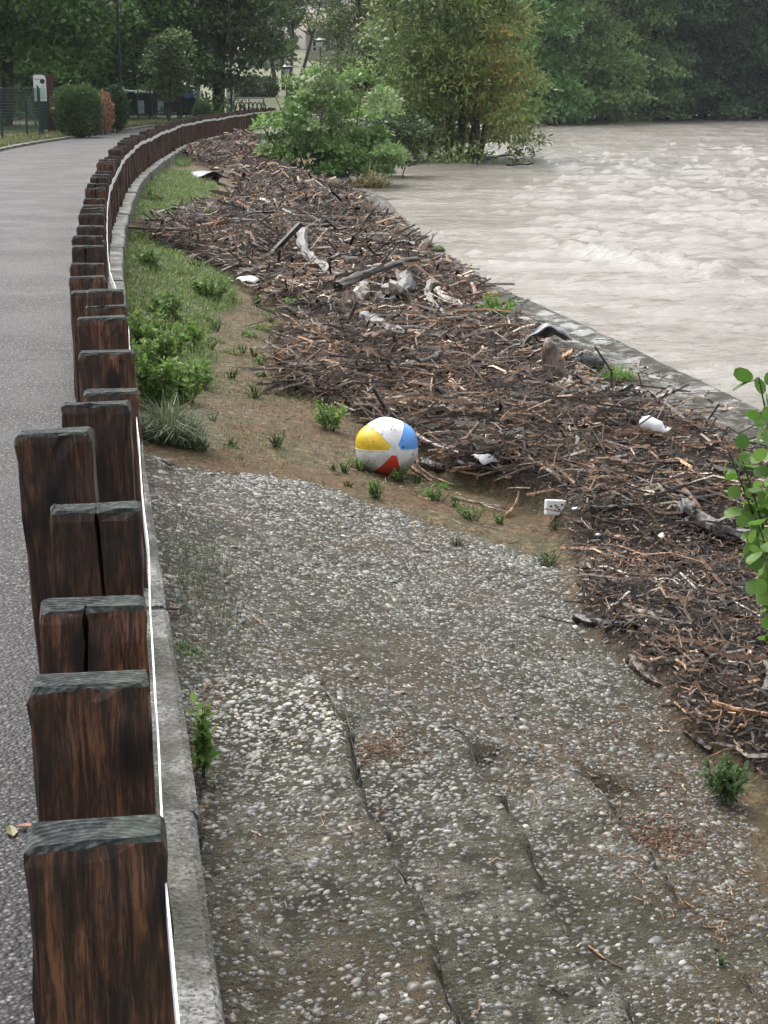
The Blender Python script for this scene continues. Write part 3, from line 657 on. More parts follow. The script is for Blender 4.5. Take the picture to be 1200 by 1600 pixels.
# ------------------------------------------------------------------ single sticks and logs
def stick_mesh(seed, ns=7, sides=7, r=0.5, bend=0.10, taper=0.6, mat=None, rough=0.24, fork=False):
    rg = np.random.default_rng(seed); a = Acc(); t = np.linspace(-0.5, 0.5, ns)
    pts = np.stack([bend * (np.cos(t * 3.1) - 0.6) + rg.normal(0, 0.012, ns), rg.normal(0, 0.012, ns), t], 1)
    a.tube(pts, r * np.linspace(1, taper, ns) * (1 + rg.normal(0, 0.08, ns)), sides, rough=rough)
    if fork:
        p = pts[int(ns * 0.55)]; a.tube([p, p + [0.12, 0.02, 0.14], p + [0.2, 0.05, 0.32]], [r * 0.7, r * 0.5, r * 0.3], 6, rough=rough)
    return a.mesh('stick', mat, False)
def put_stick(p, q, r, mat, label, cat='stick', group=None, bend=0.05, name='stick', fork=False, taper=0.65, seed=None, mid=None):
    """one stick, branch or log between two points of the place"""
    p = np.asarray(p, float); q = np.asarray(q, float); L = np.linalg.norm(q - p); c = (p + q) / 2
    a = Acc(); rg = np.random.default_rng(seed if seed is not None else random.randrange(9999)); ns = 13; t = np.linspace(0, 1, ns)
    pts = p + (q - p) * t[:, None]
    if mid is not None:
        m_ = np.asarray(mid, float); pts = ((1 - t) ** 2)[:, None] * p + (2 * t * (1 - t))[:, None] * (2 * m_ - 0.5 * p - 0.5 * q) + (t ** 2)[:, None] * q
    else:
        sd = np.cross(q - p, [0, 0, 1.0]); sd /= np.linalg.norm(sd) + 1e-9; pts = pts + sd * (bend * L * np.sin(t * 3.14))[:, None]
    pts = pts + rg.normal(0, min(r * 0.14, 0.012), (ns, 3)); pts[0] = p; pts[-1] = q
    a.tube(pts - c, r * np.linspace(1, taper, ns) * (1 + rg.normal(0, 0.10, ns)), 11 if r > 0.02 else 8, rough=0.26)
    if r > 0.03:                             # broken side stub and splintered ends
        k = pts[rg.integers(2, 10)] - c; sd = rg.normal(0, 1, 3); sd[2] = abs(sd[2]); sd /= np.linalg.norm(sd); a.tube([k, k + sd * r * 1.5, k + sd * r * 1.9], [r * 0.40, r * 0.30, r * 0.16], 6, rough=0.25)
        for e_, sg_ in ((pts[0] - c, -1), (pts[-1] - c, 1)):
            dv = (q - p) / L * sg_
            for _ in range(3): o_ = rg.normal(0, r * 0.35, 3); a.tube([e_ + o_ - dv * r * 0.5, e_ + o_ + dv * r * rg.uniform(0.2, 0.8)], [r * 0.4, r * 0.12], 5)
    if fork:
        k = pts[7] - c; dv = (q - p) / L; sd = np.cross(dv, [0, 0, 1.0]); a.tube([k, k + dv * L * 0.14 + sd * L * 0.10, k + dv * L * 0.3 + sd * L * 0.14 + [0, 0, L * 0.05]], [r * 0.7, r * 0.5, r * 0.3], 6, rough=0.12)
    return link(name, a.mesh(name, mat, False), label=label, cat=cat, group=group, loc=c)
def S(x1, y1, x2, y2, r, mat, label, l1=0.03, l2=0.03, mid=None, **kw):
    p = G(x1, y1, l1); q = G(x2, y2, l2); mm = None
    if mid is not None: mm = G(mid[0], mid[1], mid[2])
    return put_stick(p, q, r, mat, label, mid=mm, **kw)
BR = dict(cat='branch', name='branch'); LG = dict(cat='log', name='log')
# the tangle of large driftwood half way along the bank
pl = G(408, 400, 0.10); pr = G(470, 354, 0.0)
def board(p, q, w, t, mat, name, label, cat):
    p = np.asarray(p, float); q = np.asarray(q, float); c = (p + q) / 2; d = q - p; L = np.linalg.norm(d); d = d / L
    s = np.cross(d, [0, 0, 1.0]); s /= np.linalg.norm(s); u = np.cross(s, d); a = Acc(); V = []
    for k in np.linspace(-0.5, 0.5, 6):
        for (x, y) in ((-w, -t), (w, -t), (w, t), (-w, t)): V.append(d * L * k + s * (x / 2 + rng.normal(0, w * 0.02)) + u * (y / 2 + rng.normal(0, t * 0.05)))
    Fc = []
    for i in range(5):
        for j in range(4): Fc.append([i * 4 + j, i * 4 + (j + 1) % 4, i * 4 + 4 + (j + 1) % 4, i * 4 + 4 + j])
    Fc += [[3, 2, 1, 0], [20, 21, 22, 23]]
    a.add(V, Fc); return link(name, a.mesh(name, mat), label=label, cat=cat, loc=c)
q_ = PY(470, 356, float(pl[1]) + 0.15)
board(pl + np.array([0, 0, -0.1]), q_ + np.array([0, 0, 0.05]), 0.11, 0.05, W_BLACK, 'plank', 'black wet plank propped up steeply on the driftwood tangle', 'plank')
S(390, 377, 447, 411, 0.028, W_DARK, 'thin dark branch crossing under the propped black plank', 0.22, 0.05, **BR)
S(474, 362, 541, 440, 0.07, W_GREY, 'thick grey bark trunk lying downhill from the propped plank', 0.30, 0.12, **LG)
S(528, 448, 652, 404, 0.045, W_DARK, 'dark branch with an upward curve resting across the pale log end', 0.22, 0.25, mid=(590, 421, 0.25), **BR)
S(545, 470, 560, 438, 0.075, W_PALE, 'short pale stripped log end beneath the curved dark branch', 0.10, 0.15, **LG)
S(598, 480, 634, 436, 0.13, W_DARK, 'dark rotten stump beside the pale arched root', 0.05, 0.2, **LG)
S(604, 452, 634, 482, 0.055, W_PALE, 'pale arched root hooked over the dark stump', 0.25, 0.08, mid=(630, 455, 0.28), cat='root', name='root')
S(514, 404, 582, 400, 0.06, W_DARK, 'dark straight log lying behind the curved branch', 0.1, 0.1, **LG)
S(596, 420, 597, 414, 0.022, W_PALE, 'short pale stick standing upright behind the curved branch', 0.05, 0.40, taper=0.9)
S(560, 468, 600, 476, 0.06, W_BROWN, 'brown log wedged between pale log end and dark stump', 0.08, 0.08, **LG)
S(674, 441, 696, 492, 0.045, W_GREY, 'grey stripped branch lying between the stump and the leafy weeds at the edge', 0.2, 0.1, **BR)
S(684, 455, 724, 480, 0.05, W_PALE, 'pale forked branch next to the leafy weeds near the river edge', 0.2, 0.1, fork=True, **BR)
S(700, 450, 738, 482, 0.022, W_ORANGE, 'thin orange branch arching over the driftwood by the edge weeds', 0.2, 0.05, mid=(736, 442, 0.22), **BR)
S(720, 470, 770, 486, 0.07, W_DARK, 'dark hollow log just before the leafy weeds at the edge', 0.06, 0.06, **LG)
S(571, 498, 628, 522, 0.075, W_GREY, 'stout grey log below the tangle of driftwood', 0.08, 0.08, taper=0.85, **LG)
S(578, 532, 634, 546, 0.065, W_ORANGE, 'stout orange brown log just below the grey log', 0.07, 0.07, taper=0.85, **LG)
S(620, 575, 688, 550, 0.03, W_GREY, 'slim grey branch lying below the orange brown log', 0.1, 0.1, **BR)
S(742, 538, 818, 544, 0.05, W_DARK, 'dark log whose end touches the grey tarpaulin', 0.08, 0.08, **LG)
S(704, 587, 728, 612, 0.022, W_ORANGE, 'short orange stick in the middle of the debris', 0.1, 0.1)
S(806, 678, 874, 745, 0.017, W_PALE, 'long pale straight stick slanting across the debris beyond the foam block', 0.08, 0.06, cat='stick')
S(892, 722, 902, 684, 0.022, W_GREY, 'stubby grey stick poking up beyond the foam block', 0.03, 0.12)
S(962, 692, 1076, 696, 0.010, W_BLACK, 'long thin black rod lying straight near the white plastic jug', 0.09, 0.09, cat='rod', name='rod', bend=0.0)
S(1072, 655, 1114, 704, 0.020, W_ORANGE, 'orange stripped branch slanting beside the white plastic jug', 0.08, 0.08, fork=True, **BR)
S(1110, 700, 1188, 722, 0.018, W_ORANGE, 'orange stripped branch running on to the round leaved sapling', 0.08, 0.06, **BR)
S(926, 796, 996, 791, 0.018, W_DARK, 'straight dark stick to the side of the white foam block', 0.05, 0.05, bend=0.01)
S(1064, 788, 1240, 842, 0.048, W_GREY, 'thick grey brown bowed log under the round leaved sapling', 0.06, 0.05, mid=(1130, 828, 0.05), **LG)
S(1074, 818, 1086, 790, 0.022, W_DARK, 'dark stub leaning on the thick bowed log', 0.04, 0.1)
S(900, 966, 976, 980, 0.019, W_BLACK, 'black charred stick on the concrete at the mulch edge', 0.018, 0.018, bend=0.01, taper=0.95)
S(975, 968, 1006, 982, 0.012, W_DARK, 'thin dark stick touching the charred stick', 0.02, 0.02)
S(1011, 1007, 1036, 1014, 0.014, W_ORANGE, 'short reddish stick end in line with the charred stick', 0.03, 0.03)
S(1036, 1014, 1070, 1012, 0.010, W_DARK, 'slim dark stick beside the short reddish stick end', 0.03, 0.03)
S(986, 1029, 1028, 1068, 0.022, W_BROWN, 'knobbly brown bark piece at the edge of the mulch', 0.015, 0.015)
S(1068, 1042, 1138, 1008, 0.010, W_BROWN, 'thin brown stick raised over the dark mulch', 0.03, 0.04)
S(1112, 1100, 1225, 1124, 0.013, W_ORANGE, 'bright orange stripped stick on the dark mulch', 0.05, 0.05, bend=0.02, taper=0.9)
S(1129, 1142, 1148, 1118, 0.007, W_ORANGE, 'small orange twig below the bright orange stick', 0.03, 0.03)
S(1069, 1137, 1112, 1172, 0.014, W_BROWN, 'brown branch piece just above the bushy weed on gravel', 0.015, 0.015)
S(1190, 1087, 1192, 1026, 0.017, W_GREY, 'grey peeled stick pointing straight along the bank in the mulch', 0.04, 0.05)
S(750, 787, 800, 802, 0.007, W_PALE, 'thin pale stick on the dirt before the foam block', 0.012, 0.012)
S(791, 805, 811, 768, 0.009, W_ORANGE, 'thin orange stick meeting the thin pale stick', 0.012, 0.05)
S(642, 729, 675, 752, 0.012, W_ORANGE, 'orange stick poking out beside the beach ball', 0.04, 0.012)
S(652, 715, 708, 757, 0.009, W_ORANGE, 'curved orange twig looping past the beach ball', 0.08, 0.012, mid=(664, 738, 0.03))
S(646, 674, 716, 707, 0.012, W_PALE, 'pale stick lying behind the beach ball', 0.08, 0.07)
S(692, 711, 754, 707, 0.010, W_ORANGE, 'slender orange stick pointing away from the beach ball', 0.07, 0.07)
S(712, 722, 784, 733, 0.016, W_GREY, 'weathered grey branch near the beach ball', 0.015, 0.02, **BR)
S(662, 722, 695, 732, 0.028, W_BLACK, 'black wood block right next to the beach ball', 0.01, 0.01, taper=0.9, **LG)
S(709, 777, 790, 793, 0.008, W_PALE, 'long thin pale stick along the dirt edge of the debris', 0.012, 0.012)
S(395, 962, 428, 985, 0.004, W_ORANGE, 'tiny straw coloured twig alone on the bare concrete', 0.005, 0.005)
S(345, 340, 365, 352, 0.02, W_BROWN, 'short brown stick at the edge of the kerbside grass', 0.1, 0.1)
S(920, 1478, 972, 1512, 0.003, W_ORANGE, 'thin straw twig on the lowest concrete tread', 0.004, 0.004)

# about 235 more single sticks, the ones that show largest
SM = {}
for nm, mt in (('dark', W_DARK), ('brown', W_BROWN), ('orange', W_ORANGE), ('pale', W_PALE), ('grey', W_GREY)):
    SM[nm] = [stick_mesh(hash(nm) % 97 + k if False else {'dark': 1, 'brown': 2, 'orange': 3, 'pale': 4, 'grey': 5}[nm] * 31 + k, bend=(0.03, 0.12, 0.2)[k], mat=mt, fork=(k == 1), r=1.0) for k in range(3)]
LBL = {'dark': 'dark wet stick lying loose on the debris', 'brown': 'brown barked stick lying loose on the debris', 'orange': 'orange stripped stick lying loose on the debris', 'pale': 'pale bleached stick lying loose on the debris', 'grey': 'grey weathered stick lying loose on the debris'}
LMK = [(G(*q), t) for q, t in (((605, 735), 'near the beach ball'), ((440, 380), 'around the propped black plank'), ((868, 585), 'near the upright broken stump'), ((1020, 675), 'near the white plastic jug'), ((867, 790), 'near the white foam block'),
       ((605, 540), 'around the stout orange brown log'), ((775, 500), 'near the leafy weeds at the river edge'), ((620, 460), 'around the dark stump and pale arched root'), ((515, 290), 'before the large bush'), ((290, 350), 'near the kerbside grass'), ((1130, 826), 'around the thick bowed log'), ((1160, 740), 'under the orange branch by the sapling'), ((830, 700), 'around the long pale slanting stick'), ((680, 620), 'below the slim grey branch'))]
xs, ys = uni(4000, 4.4, 46, 7); m_ = bank_at(DEB, xs, ys) > 0.8
px, py = proj(xs, ys, -0.6); m_ &= (px > 230) & (px < 1190) & (py < 1180); m_ &= rng.random(len(xs)) < np.clip(8 / ys, 0.12, 1.0)
m_ &= ~((px > 530) & (px < 690) & (py > 620) & (py < 790)) & (bank_at(MUL, xs, ys) < 0.5)
xs, ys = xs[m_][:235], ys[m_][:235]
for k, (x, y) in enumerate(zip(xs, ys)):
    nm = random.choices(['dark', 'brown', 'orange', 'pale', 'grey'], [0.26, 0.27, 0.2, 0.12, 0.15])[0]
    far = min(1.0, y / 25); L = random.uniform(0.18, 0.5) * (0.8 + 1.2 * far); r = random.uniform(0.006, 0.014) * (0.9 + 1.6 * far) * (L / 0.35) ** 0.5
    me = random.choice(SM[nm])
    lm = min(LMK, key=lambda t: (t[0][0] - x) ** 2 + (t[0][1] - y) ** 2)[1]
    o = link('stick', me, label=LBL[nm] + ' ' + lm, cat='stick', group='loose sticks on the flood debris')
    az = random.gauss(0, 0.9) + (math.pi / 2 if random.random() < 0.25 else 0)
    # bend lives in local x: mesh radius is 1 so scale x,y by r
    o.scale = (r, r, L); o.rotation_euler = (R(90) + random.gauss(0, 0.12), random.uniform(0, 6.28), az + math.pi / 2)
    o.location = (x, y, float(bank_at(ZZ, x, y)) + random.uniform(0.03, 0.085))

# ------------------------------------------------------------------ beach ball
def mat_vinyl(name, col):
    m = M(name); v = m.coord(); f = m.noise(v, 22, 4, 0.6); s = m.n('ShaderNodeTexVoronoi', Vector=v, Scale=14.0, Randomness=1.0).outputs['Distance']
    g = m.noise(v, 4, 3)
    c = m.mix(m.ramp(f, [(0.46, 0.0), (0.66, 0.28)]), col, (0.22, 0.19, 0.15))
    dirt = m.math('MULTIPLY', m.ramp(s, [(0.07, 1.0), (0.14, 0.0)]), m.ramp(g, [(0.47, 0.0), (0.52, 1.0)]))
    c = m.mix(dirt, c, (0.045, 0.035, 0.025))
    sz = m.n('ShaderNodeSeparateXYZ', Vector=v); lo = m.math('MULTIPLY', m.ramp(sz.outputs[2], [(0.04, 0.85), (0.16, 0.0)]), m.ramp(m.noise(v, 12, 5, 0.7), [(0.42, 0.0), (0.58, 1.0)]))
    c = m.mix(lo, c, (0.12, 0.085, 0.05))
    return m.fin(c, 0.34, m.bump(m.noise(v, 9, 3), 0.18, 0.02))
BR_ = 0.19
bp = G(605, 741); bd = float(bp[1]); 
ball = link('beach_ball', None, label='slightly deflated beach ball with yellow, blue, red and white panels', cat='ball')
ctr = PY(604.5, 697, bd + 0.06)
BR_ = 48.5 / F * (ctr[1] * CP - (ctr[2] - CAMZ) * SP)
ball.location = (ctr[0], ctr[1], ctr[2] - BR_)
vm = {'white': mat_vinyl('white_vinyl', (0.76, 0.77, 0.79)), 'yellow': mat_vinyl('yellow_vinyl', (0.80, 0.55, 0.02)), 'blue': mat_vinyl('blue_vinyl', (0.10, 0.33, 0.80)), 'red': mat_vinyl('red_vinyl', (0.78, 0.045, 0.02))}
dirc = np.array([0 - ctr[0], -ctr[1], CAMZ - ctr[2]]); dirc /= np.linalg.norm(dirc)
rt = np.cross([0, 0, 1.0], dirc); rt /= np.linalg.norm(rt); upv = np.cross(dirc, rt)
ax = dirc * 0.955 + rt * 0.26 - upv * 0.10; ax /= np.linalg.norm(ax)          # the pole where the panels meet
e1 = rt - ax * np.dot(rt, ax); e1 /= np.linalg.norm(e1); e2 = np.cross(ax, e1)
def ball_pt(th, ph):                         # th from the pole, ph round it
    r = BR_ * (1 + 0.030 * math.cos(6 * (ph - PH0)) * math.sin(th) ** 2 * 0.6 - 0.02 * math.cos(2 * th))
    v = ax * math.cos(th) + (e1 * math.cos(ph) + e2 * math.sin(ph)) * math.sin(th)
    p = v * r; p = p * np.array([1, 1, 0.935 if True else 1]); p[2] += BR_ * 0.97
    if p[2] < 0.03 * BR_: p[2] = 0.03 * BR_
    return p
seams = [R(d) for d in (128, 182, 234, 290, 358, 62 + 360)]   # panel edges round the pole
cols = ['yellow', 'white', 'red', 'white', 'blue', 'white']
PH0 = R(155)
for k in range(6):
    p0, p1 = seams[k], (seams[k + 1] if k < 5 else seams[0] + 2 * math.pi); nt, np_ = 26, 10; V = []
    for i in range(nt + 1):
        th = 0.16 + (math.pi - 0.32) * i / nt
        for j in range(np_ + 1):
            q = ball_pt(th, p0 + (p1 - p0) * j / np_); bl = 1 + 0.012 * math.sin(math.pi * j / np_) * math.sin(th)
            V.append(q * np.array([bl, bl, 1]))
    Fc = [[i * (np_ + 1) + j, i * (np_ + 1) + j + 1, (i + 1) * (np_ + 1) + j + 1, (i + 1) * (np_ + 1) + j][::-1] for i in range(nt) for j in range(np_)]
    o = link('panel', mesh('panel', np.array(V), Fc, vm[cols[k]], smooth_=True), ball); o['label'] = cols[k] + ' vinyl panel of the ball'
for sgn in (0, 1):
    V = [ball_pt(0.0 if sgn == 0 else math.pi, 0) * 1.0]; Fc = []
    for i, th in enumerate((0.07, 0.13, 0.19)):
        for j in range(24): V.append(ball_pt(th if sgn == 0 else math.pi - th, j / 24 * 6.2832) * 1.0)
    V = np.array(V); cc = np.array([0, 0, BR_ * 0.97]); V = cc + (V - cc) * 1.008
    for j in range(24):
        Fc.append([0, 1 + j, 1 + (j + 1) % 24])
        for i in range(2): Fc.append([1 + i * 24 + j, 1 + (i + 1) * 24 + j, 1 + (i + 1) * 24 + (j + 1) % 24, 1 + i * 24 + (j + 1) % 24])
    link('end_cap', mesh('end_cap', V, Fc, vm['white'], smooth_=True), ball)
for k in range(6):                           # welded seams between the panels
    a = Acc(); pts = []
    for th in np.linspace(0.17, math.pi - 0.17, 40): pts.append(ball_pt(th, seams[k]))
    a.tube(pts, 0.0022, 5, cap=False); link('seam', a.mesh('seam', vm['white'], True), ball)
# bits of bark stuck to the vinyl
tg = np.linspace(0.05, 1.5, 90); pg_ = np.linspace(0, 6.2832, 180); gp = np.array([[ball_pt(a_, b_) for b_ in pg_] for a_ in tg]).reshape(-1, 3); gw = gp + np.array(ball.location); gpx, gpy = proj(gw[:, 0], gw[:, 1], gw[:, 2])
spk = plain('bark_bit', (0.03, 0.022, 0.014), 0.8)
for (sx1, sy1, r1, l1) in ((582, 671, 0.0035, 0.016), (597, 679, 0.005, 0.007), (583, 691, 0.0035, 0.012), (600, 695, 0.003, 0.005), (571, 684, 0.003, 0.005), (608, 664, 0.003, 0.008), (614, 666, 0.0035, 0.007), (611, 671, 0.004, 0.008), (616, 672, 0.003, 0.006), (617, 681, 0.0025, 0.004), (609, 657, 0.002, 0.004), (622, 660, 0.002, 0.004)):
    q = gp[np.argmin((gpx - sx1) ** 2 + (gpy - sy1) ** 2)]; a = Acc(); dv = np.array([random.uniform(-0.5, 0.5), 0.2, 1.0]); dv /= np.linalg.norm(dv); a.tube([q - dv * l1 / 2, q, q + dv * l1 / 2], [r1 * 0.4, r1, r1 * 0.3], 6, rough=0.3); link('bark_bit', a.mesh('bark_bit', spk), ball)
# air valve
a = Acc(); q = ball_pt(0.30, R(20)); nq = q - np.array([0, 0, BR_ * 0.97]); nq /= np.linalg.norm(nq); a.tube([q - nq * 0.002, q + nq * 0.006], [0.006, 0.005], 10)
link('valve', a.mesh('valve', plain('dark_rubber', (0.012, 0.012, 0.015), 0.5)), ball)

# ------------------------------------------------------------------ litter in the debris
mw2 = plain('white_plastic', (0.72, 0.74, 0.76), 0.35, 0.08)
# foam block with holes: dark plugs in its face paint the shade inside them
fp = G(867, 797, 0.05); a = Acc(); a.box((-0.055, -0.03, 0), (0.055, 0.03, 0.085))
blk = link('foam_block', None, label='small white foam block with dark holes at the edge of the debris', cat='foam block', loc=fp + np.array([0, 0, -0.03]))
b_ = link('block', a.mesh('block', plain('foam', (0.76, 0.76, 0.74), 0.8, 0.1)), blk); bv = b_.modifiers.new('bevel', 'BEVEL'); bv.width = 0.008; bv.segments = 2
hm = plain('foam_hole_shade', (0.012, 0.011, 0.01), 0.9)
for (hx, hz) in ((-0.03, 0.05), (-0.005, 0.055), (0.015, 0.035), (0.03, 0.06), (-0.01, 0.028)):
    a = Acc(); a.tube([(hx, -0.0315, hz), (hx, -0.025, hz)], [0.006, 0.005], 8); link('hole_shade', a.mesh('hole_shade', hm), blk)
blk.rotation_euler = (R(-12), R(4), R(6))
# crumpled jug
jp = G(1020, 680, 0.07); a = Acc()
t = np.linspace(0, 1, 9); a.tube(np.stack([-0.10 + 0.2 * t, 0 * t, 0.055 + 0.012 * np.sin(t * 5)], 1), 0.052 * np.array([0.55, 0.9, 1, 0.98, 0.9, 1.0, 0.8, 0.45, 0.3]), 12, rough=0.08)
jug = link('plastic_jug', None, label='crumpled white plastic jug lying near the river edge strip', cat='plastic jug', loc=jp); jug.rotation_euler = (0, R(8), R(-38))
link('body', a.mesh('body', mw2, True), jug); a = Acc(); a.tube([(0.095, 0, 0.06), (0.125, 0, 0.062)], 0.02, 12); link('cap', a.mesh('cap', mw2, True), jug)
# dark bottle with a yellow cap
p = G(856, 626, 0.04); q = G(908, 634, 0.04); bt = link('bottle', None, label='dark bottle with a yellow cap among the sticks', cat='bottle', loc=p)
d = q - p; L = float(np.linalg.norm(d)); a = Acc(); t = np.array([0.12, 0.24, 0.32, 0.6, 0.97, 1.0]); a.tube(d * t[:, None], [0.014, 0.015, 0.034, 0.036, 0.035, 0.02], 14)
link('body', a.mesh('body', plain('dark_plastic', (0.012, 0.016, 0.02), 0.25), True), bt)
a = Acc(); a.tube([d * 0.0, d * 0.11], [0.019, 0.019], 12); link('cap', a.mesh('cap', plain('yellow_plastic', (0.65, 0.42, 0.05), 0.4)), bt)
# pale green flattened bottle
p = G(806, 604, 0.05); q = G(846, 611, 0.05); d = q - p; a = Acc(); t = np.linspace(0, 1, 7); a.tube(d * t[:, None], 0.032 * np.array([0.7, 1, 1, 0.95, 0.9, 0.5, 0.35]), 12, rough=0.06)
link('plastic_bottle', a.mesh('plastic_bottle', plain('pale_green_plastic', (0.26, 0.31, 0.25), 0.3), True), label='pale green plastic bottle lying among the sticks', cat='bottle', loc=p)
# small white scraps
def scrap(px, py, s, label, mat=mw2, lift=0.04, cat='scrap', name='plastic_scrap', asp=1.5):
    p = G(px, py, lift); n = 7; a = np.linspace(-1, 1, n); X, Y = np.meshgrid(a, a)
    rg = np.random.default_rng(int(px)); Z = 0.5 * fbm(X * 1.2 + px, Y * 1.2, 3) * 1.2 - 0.3 * (X ** 2 + Y ** 2)
    V = np.stack([X * asp * s * (1 + 0.25 * rg.normal(0, 1, X.shape) * 0.4), Y * s, (Z + 0.35) * s], -1).reshape(-1, 3)
    V2 = V.copy(); V2[:, 2] -= 0.004; ii, jj = np.meshgrid(np.arange(n - 1), np.arange(n - 1), indexing='ij'); a0 = (ii * n + jj).ravel()
    Fq = np.stack([a0, a0 + 1, a0 + n + 1, a0 + n], 1); bd = list(range(n)) + [n * (i + 1) + n - 1 for i in range(n - 1)] + [n * n - 2 - i for i in range(n - 1)] + [n * (n - 2 - i) for i in range(n - 2)]
    Fs = [[bd[k], n * n + bd[k], n * n + bd[(k + 1) % len(bd)], bd[(k + 1) % len(bd)]] for k in range(len(bd))]
    o = link(name, mesh(name, np.vstack([V, V2]), Fq.tolist() + (Fq[:, ::-1] + n * n).tolist() + Fs, mat, smooth_=True), label=label, cat=cat, loc=p); o.rotation_euler = (rg.uniform(-0.3, 0.3), rg.uniform(-0.3, 0.3), rg.uniform(0, 3)); return o
grey_pl = plain('grey_plastic', (0.30, 0.31, 0.33), 0.3, 0.3)
blue_grey = plain('slate_sheet', (0.13, 0.15, 0.18), 0.35, 0.3)
scrap(900, 794, 0.014, 'tiny white scrap next to the foam block')
scrap(760, 716, 0.05, 'crumpled grey plastic scrap in the debris near the ball', grey_pl)
scrap(1088, 722, 0.06, 'crumpled dark grey plastic bag piece near the white jug', blue_grey)
scrap(1034, 836, 0.016, 'small white chip on the dark mulch'); scrap(934, 835, 0.010, 'minute white speck of foam beside the mulch edge')
scrap(228, 356, 0.06, 'white scrap at the tip of the debris by the kerbside grass', lift=0.1)
scrap(338, 343, 0.07, 'pale grey crumpled scrap in the debris near the kerb grass', grey_pl, lift=0.1)
scrap(414, 314, 0.09, 'white plastic flake on the debris above the tangle', lift=0.1)
scrap(452, 552, 0.05, 'small white flake where the dirt meets the debris', grey_pl); scrap(505, 419, 0.06, 'little white bit beside the grey trunk', lift=0.12)
scrap(278, 232, 0.14, 'white bag lying beside the kerb near the far grass', lift=0.1, cat='bag', name='plastic_bag')
scrap(322, 276, 0.42, 'slate grey sheet lying flat on the far debris', blue_grey, lift=0.08, cat='sheet', name='plastic_sheet', asp=1.3)
scrap(632, 388, 0.22, 'pale grey flat sheet on the river edge strip', grey_pl, lift=0.02, cat='sheet', name='plastic_sheet')
scrap(388, 436, 0.10, 'white and grey crumpled bag at the rim of the debris', mw2, lift=0.15, cat='bag', name='plastic_bag', asp=0.9)
scrap(802, 672, 0.035, 'rust red curled leaf in the debris', plain('rust_leaf', (0.22, 0.06, 0.025), 0.6), cat='leaf', name='fallen_leaf')
# grey tarpaulin draped in folds
tp = G(845, 551, 0.05); n, k = 22, 14; A_, B_ = np.meshgrid(np.linspace(-1, 1, n), np.linspace(0, 1, k), indexing='ij')
tx = A_ * 0.26 + 0.06 * B_; ty = B_ * 0.35; tz = 0.24 * (1 - np.abs(A_ - 0.25) ** 2.2) * (0.55 + 0.45 * np.cos((B_ - 0.25) * 2.6)) + 0.018 * np.sin(A_ * 9 + B_ * 5 + 2 * fbm(A_ * 2, B_ * 2, 3)) * (1 - 0.3 * A_); tz = np.maximum(tz, 0.0)
a0 = (np.arange(n - 1)[:, None] * k + np.arange(k - 1)).ravel()
tarp = link('tarpaulin', mesh('tarpaulin', np.stack([tx, ty, tz], -1).reshape(-1, 3), np.stack([a0, a0 + k, a0 + k + 1, a0 + 1], 1), plain('tarp_grey', (0.16, 0.17, 0.19), 0.28, 0.45, 8), smooth_=True), label='dark grey folded tarpaulin draped on the bank edge', cat='tarpaulin', loc=tp)
so = tarp.modifiers.new('thick', 'SOLIDIFY'); so.thickness = 0.008
# upright broken stump
sp_ = G(868, 590, 0.06); a = Acc(); t = np.linspace(0, 1, 8); a.tube(np.stack([-0.10 * t + 0.03, 0.02 * t, -0.15 + 0.47 * t], 1), 0.115 * np.array([1.15, 1.05, 0.95, 0.85, 0.78, 0.68, 0.52, 0.2]), 11, rough=0.1)
link('stump', a.mesh('stump', mat_stick('grey_brown_stump', (0.07, 0.05, 0.038), (0.22, 0.165, 0.125)), True), label='broken grey brown stump standing upright before the tarpaulin', cat='stump', loc=sp_)
S(872, 566, 934, 568, 0.075, mat_stick('slate_log', (0.035, 0.04, 0.045), (0.09, 0.10, 0.11)), 'slate grey waterlogged log on the edge strip beside the stump', 0.05, 0.05, taper=0.8, **LG)
S(905, 598, 962, 618, 0.05, W_GREY, 'grey log lying below the tussock at the bank edge', 0.05, 0.05, **LG)
S(880, 612, 890, 588, 0.03, W_PALE, 'pale split stick leaning at the foot of the stump', 0.06, 0.1, taper=0.4)
S(928, 606, 972, 650, 0.03, W_GREY, 'twisted grey branch between the stump and the jug', 0.08, 0.08, **BR)
# fallen leaves by the near posts
def leaf_obj(p, s, mat, label, rz=0.0):
    V = np.array([[0, -1, 0], [0.55, -0.35, 0.12], [0.42, 0.45, 0.1], [0, 1.1, 0.02], [-0.42, 0.45, 0.14], [-0.55, -0.35, 0.08], [0, 0, 0.0]]) * s
    V2 = V - np.array([0, 0, 0.0012]); f = [[0, 1, 6], [1, 2, 6], [2, 3, 6], [3, 4, 6], [4, 5, 6], [5, 0, 6]]
    Fc = f + [[a + 7 for a in t[::-1]] for t in f] + [[k, (k + 1) % 6, (k + 1) % 6 + 7, k + 7] for k in range(6)]
    o = link('fallen_leaf', mesh('fallen_leaf', np.vstack([V, V2]), Fc, mat), label=label, cat='leaf', loc=p); o.rotation_euler = (0.1, 0.15, rz)
leaf_obj(P(18, 1298, 0.012), 0.024, plain('olive_leaf', (0.14, 0.13, 0.045), 0.5), 'olive fallen leaf on the asphalt beside the posts', 0.4)
leaf_obj(P(40, 1290, 0.012), 0.022, plain('rusty_leaf', (0.27, 0.10, 0.05), 0.5), 'rusty fallen leaf on the asphalt beside the posts', 2.0)
lp = G(271, 950, 0.0); scrap(272, 950, 0.018, 'dark red brown curled leaf in the gap beside the kerb', plain('curled_leaf', (0.11, 0.035, 0.02), 0.6), lift=0.03, cat='leaf', name='fallen_leaf')
scrap(262, 722, 0.022, 'dark brown curled leaf beside the kerb where concrete begins', plain('dark_leaf', (0.035, 0.018, 0.012), 0.6), lift=0.03, cat='leaf', name='fallen_leaf')

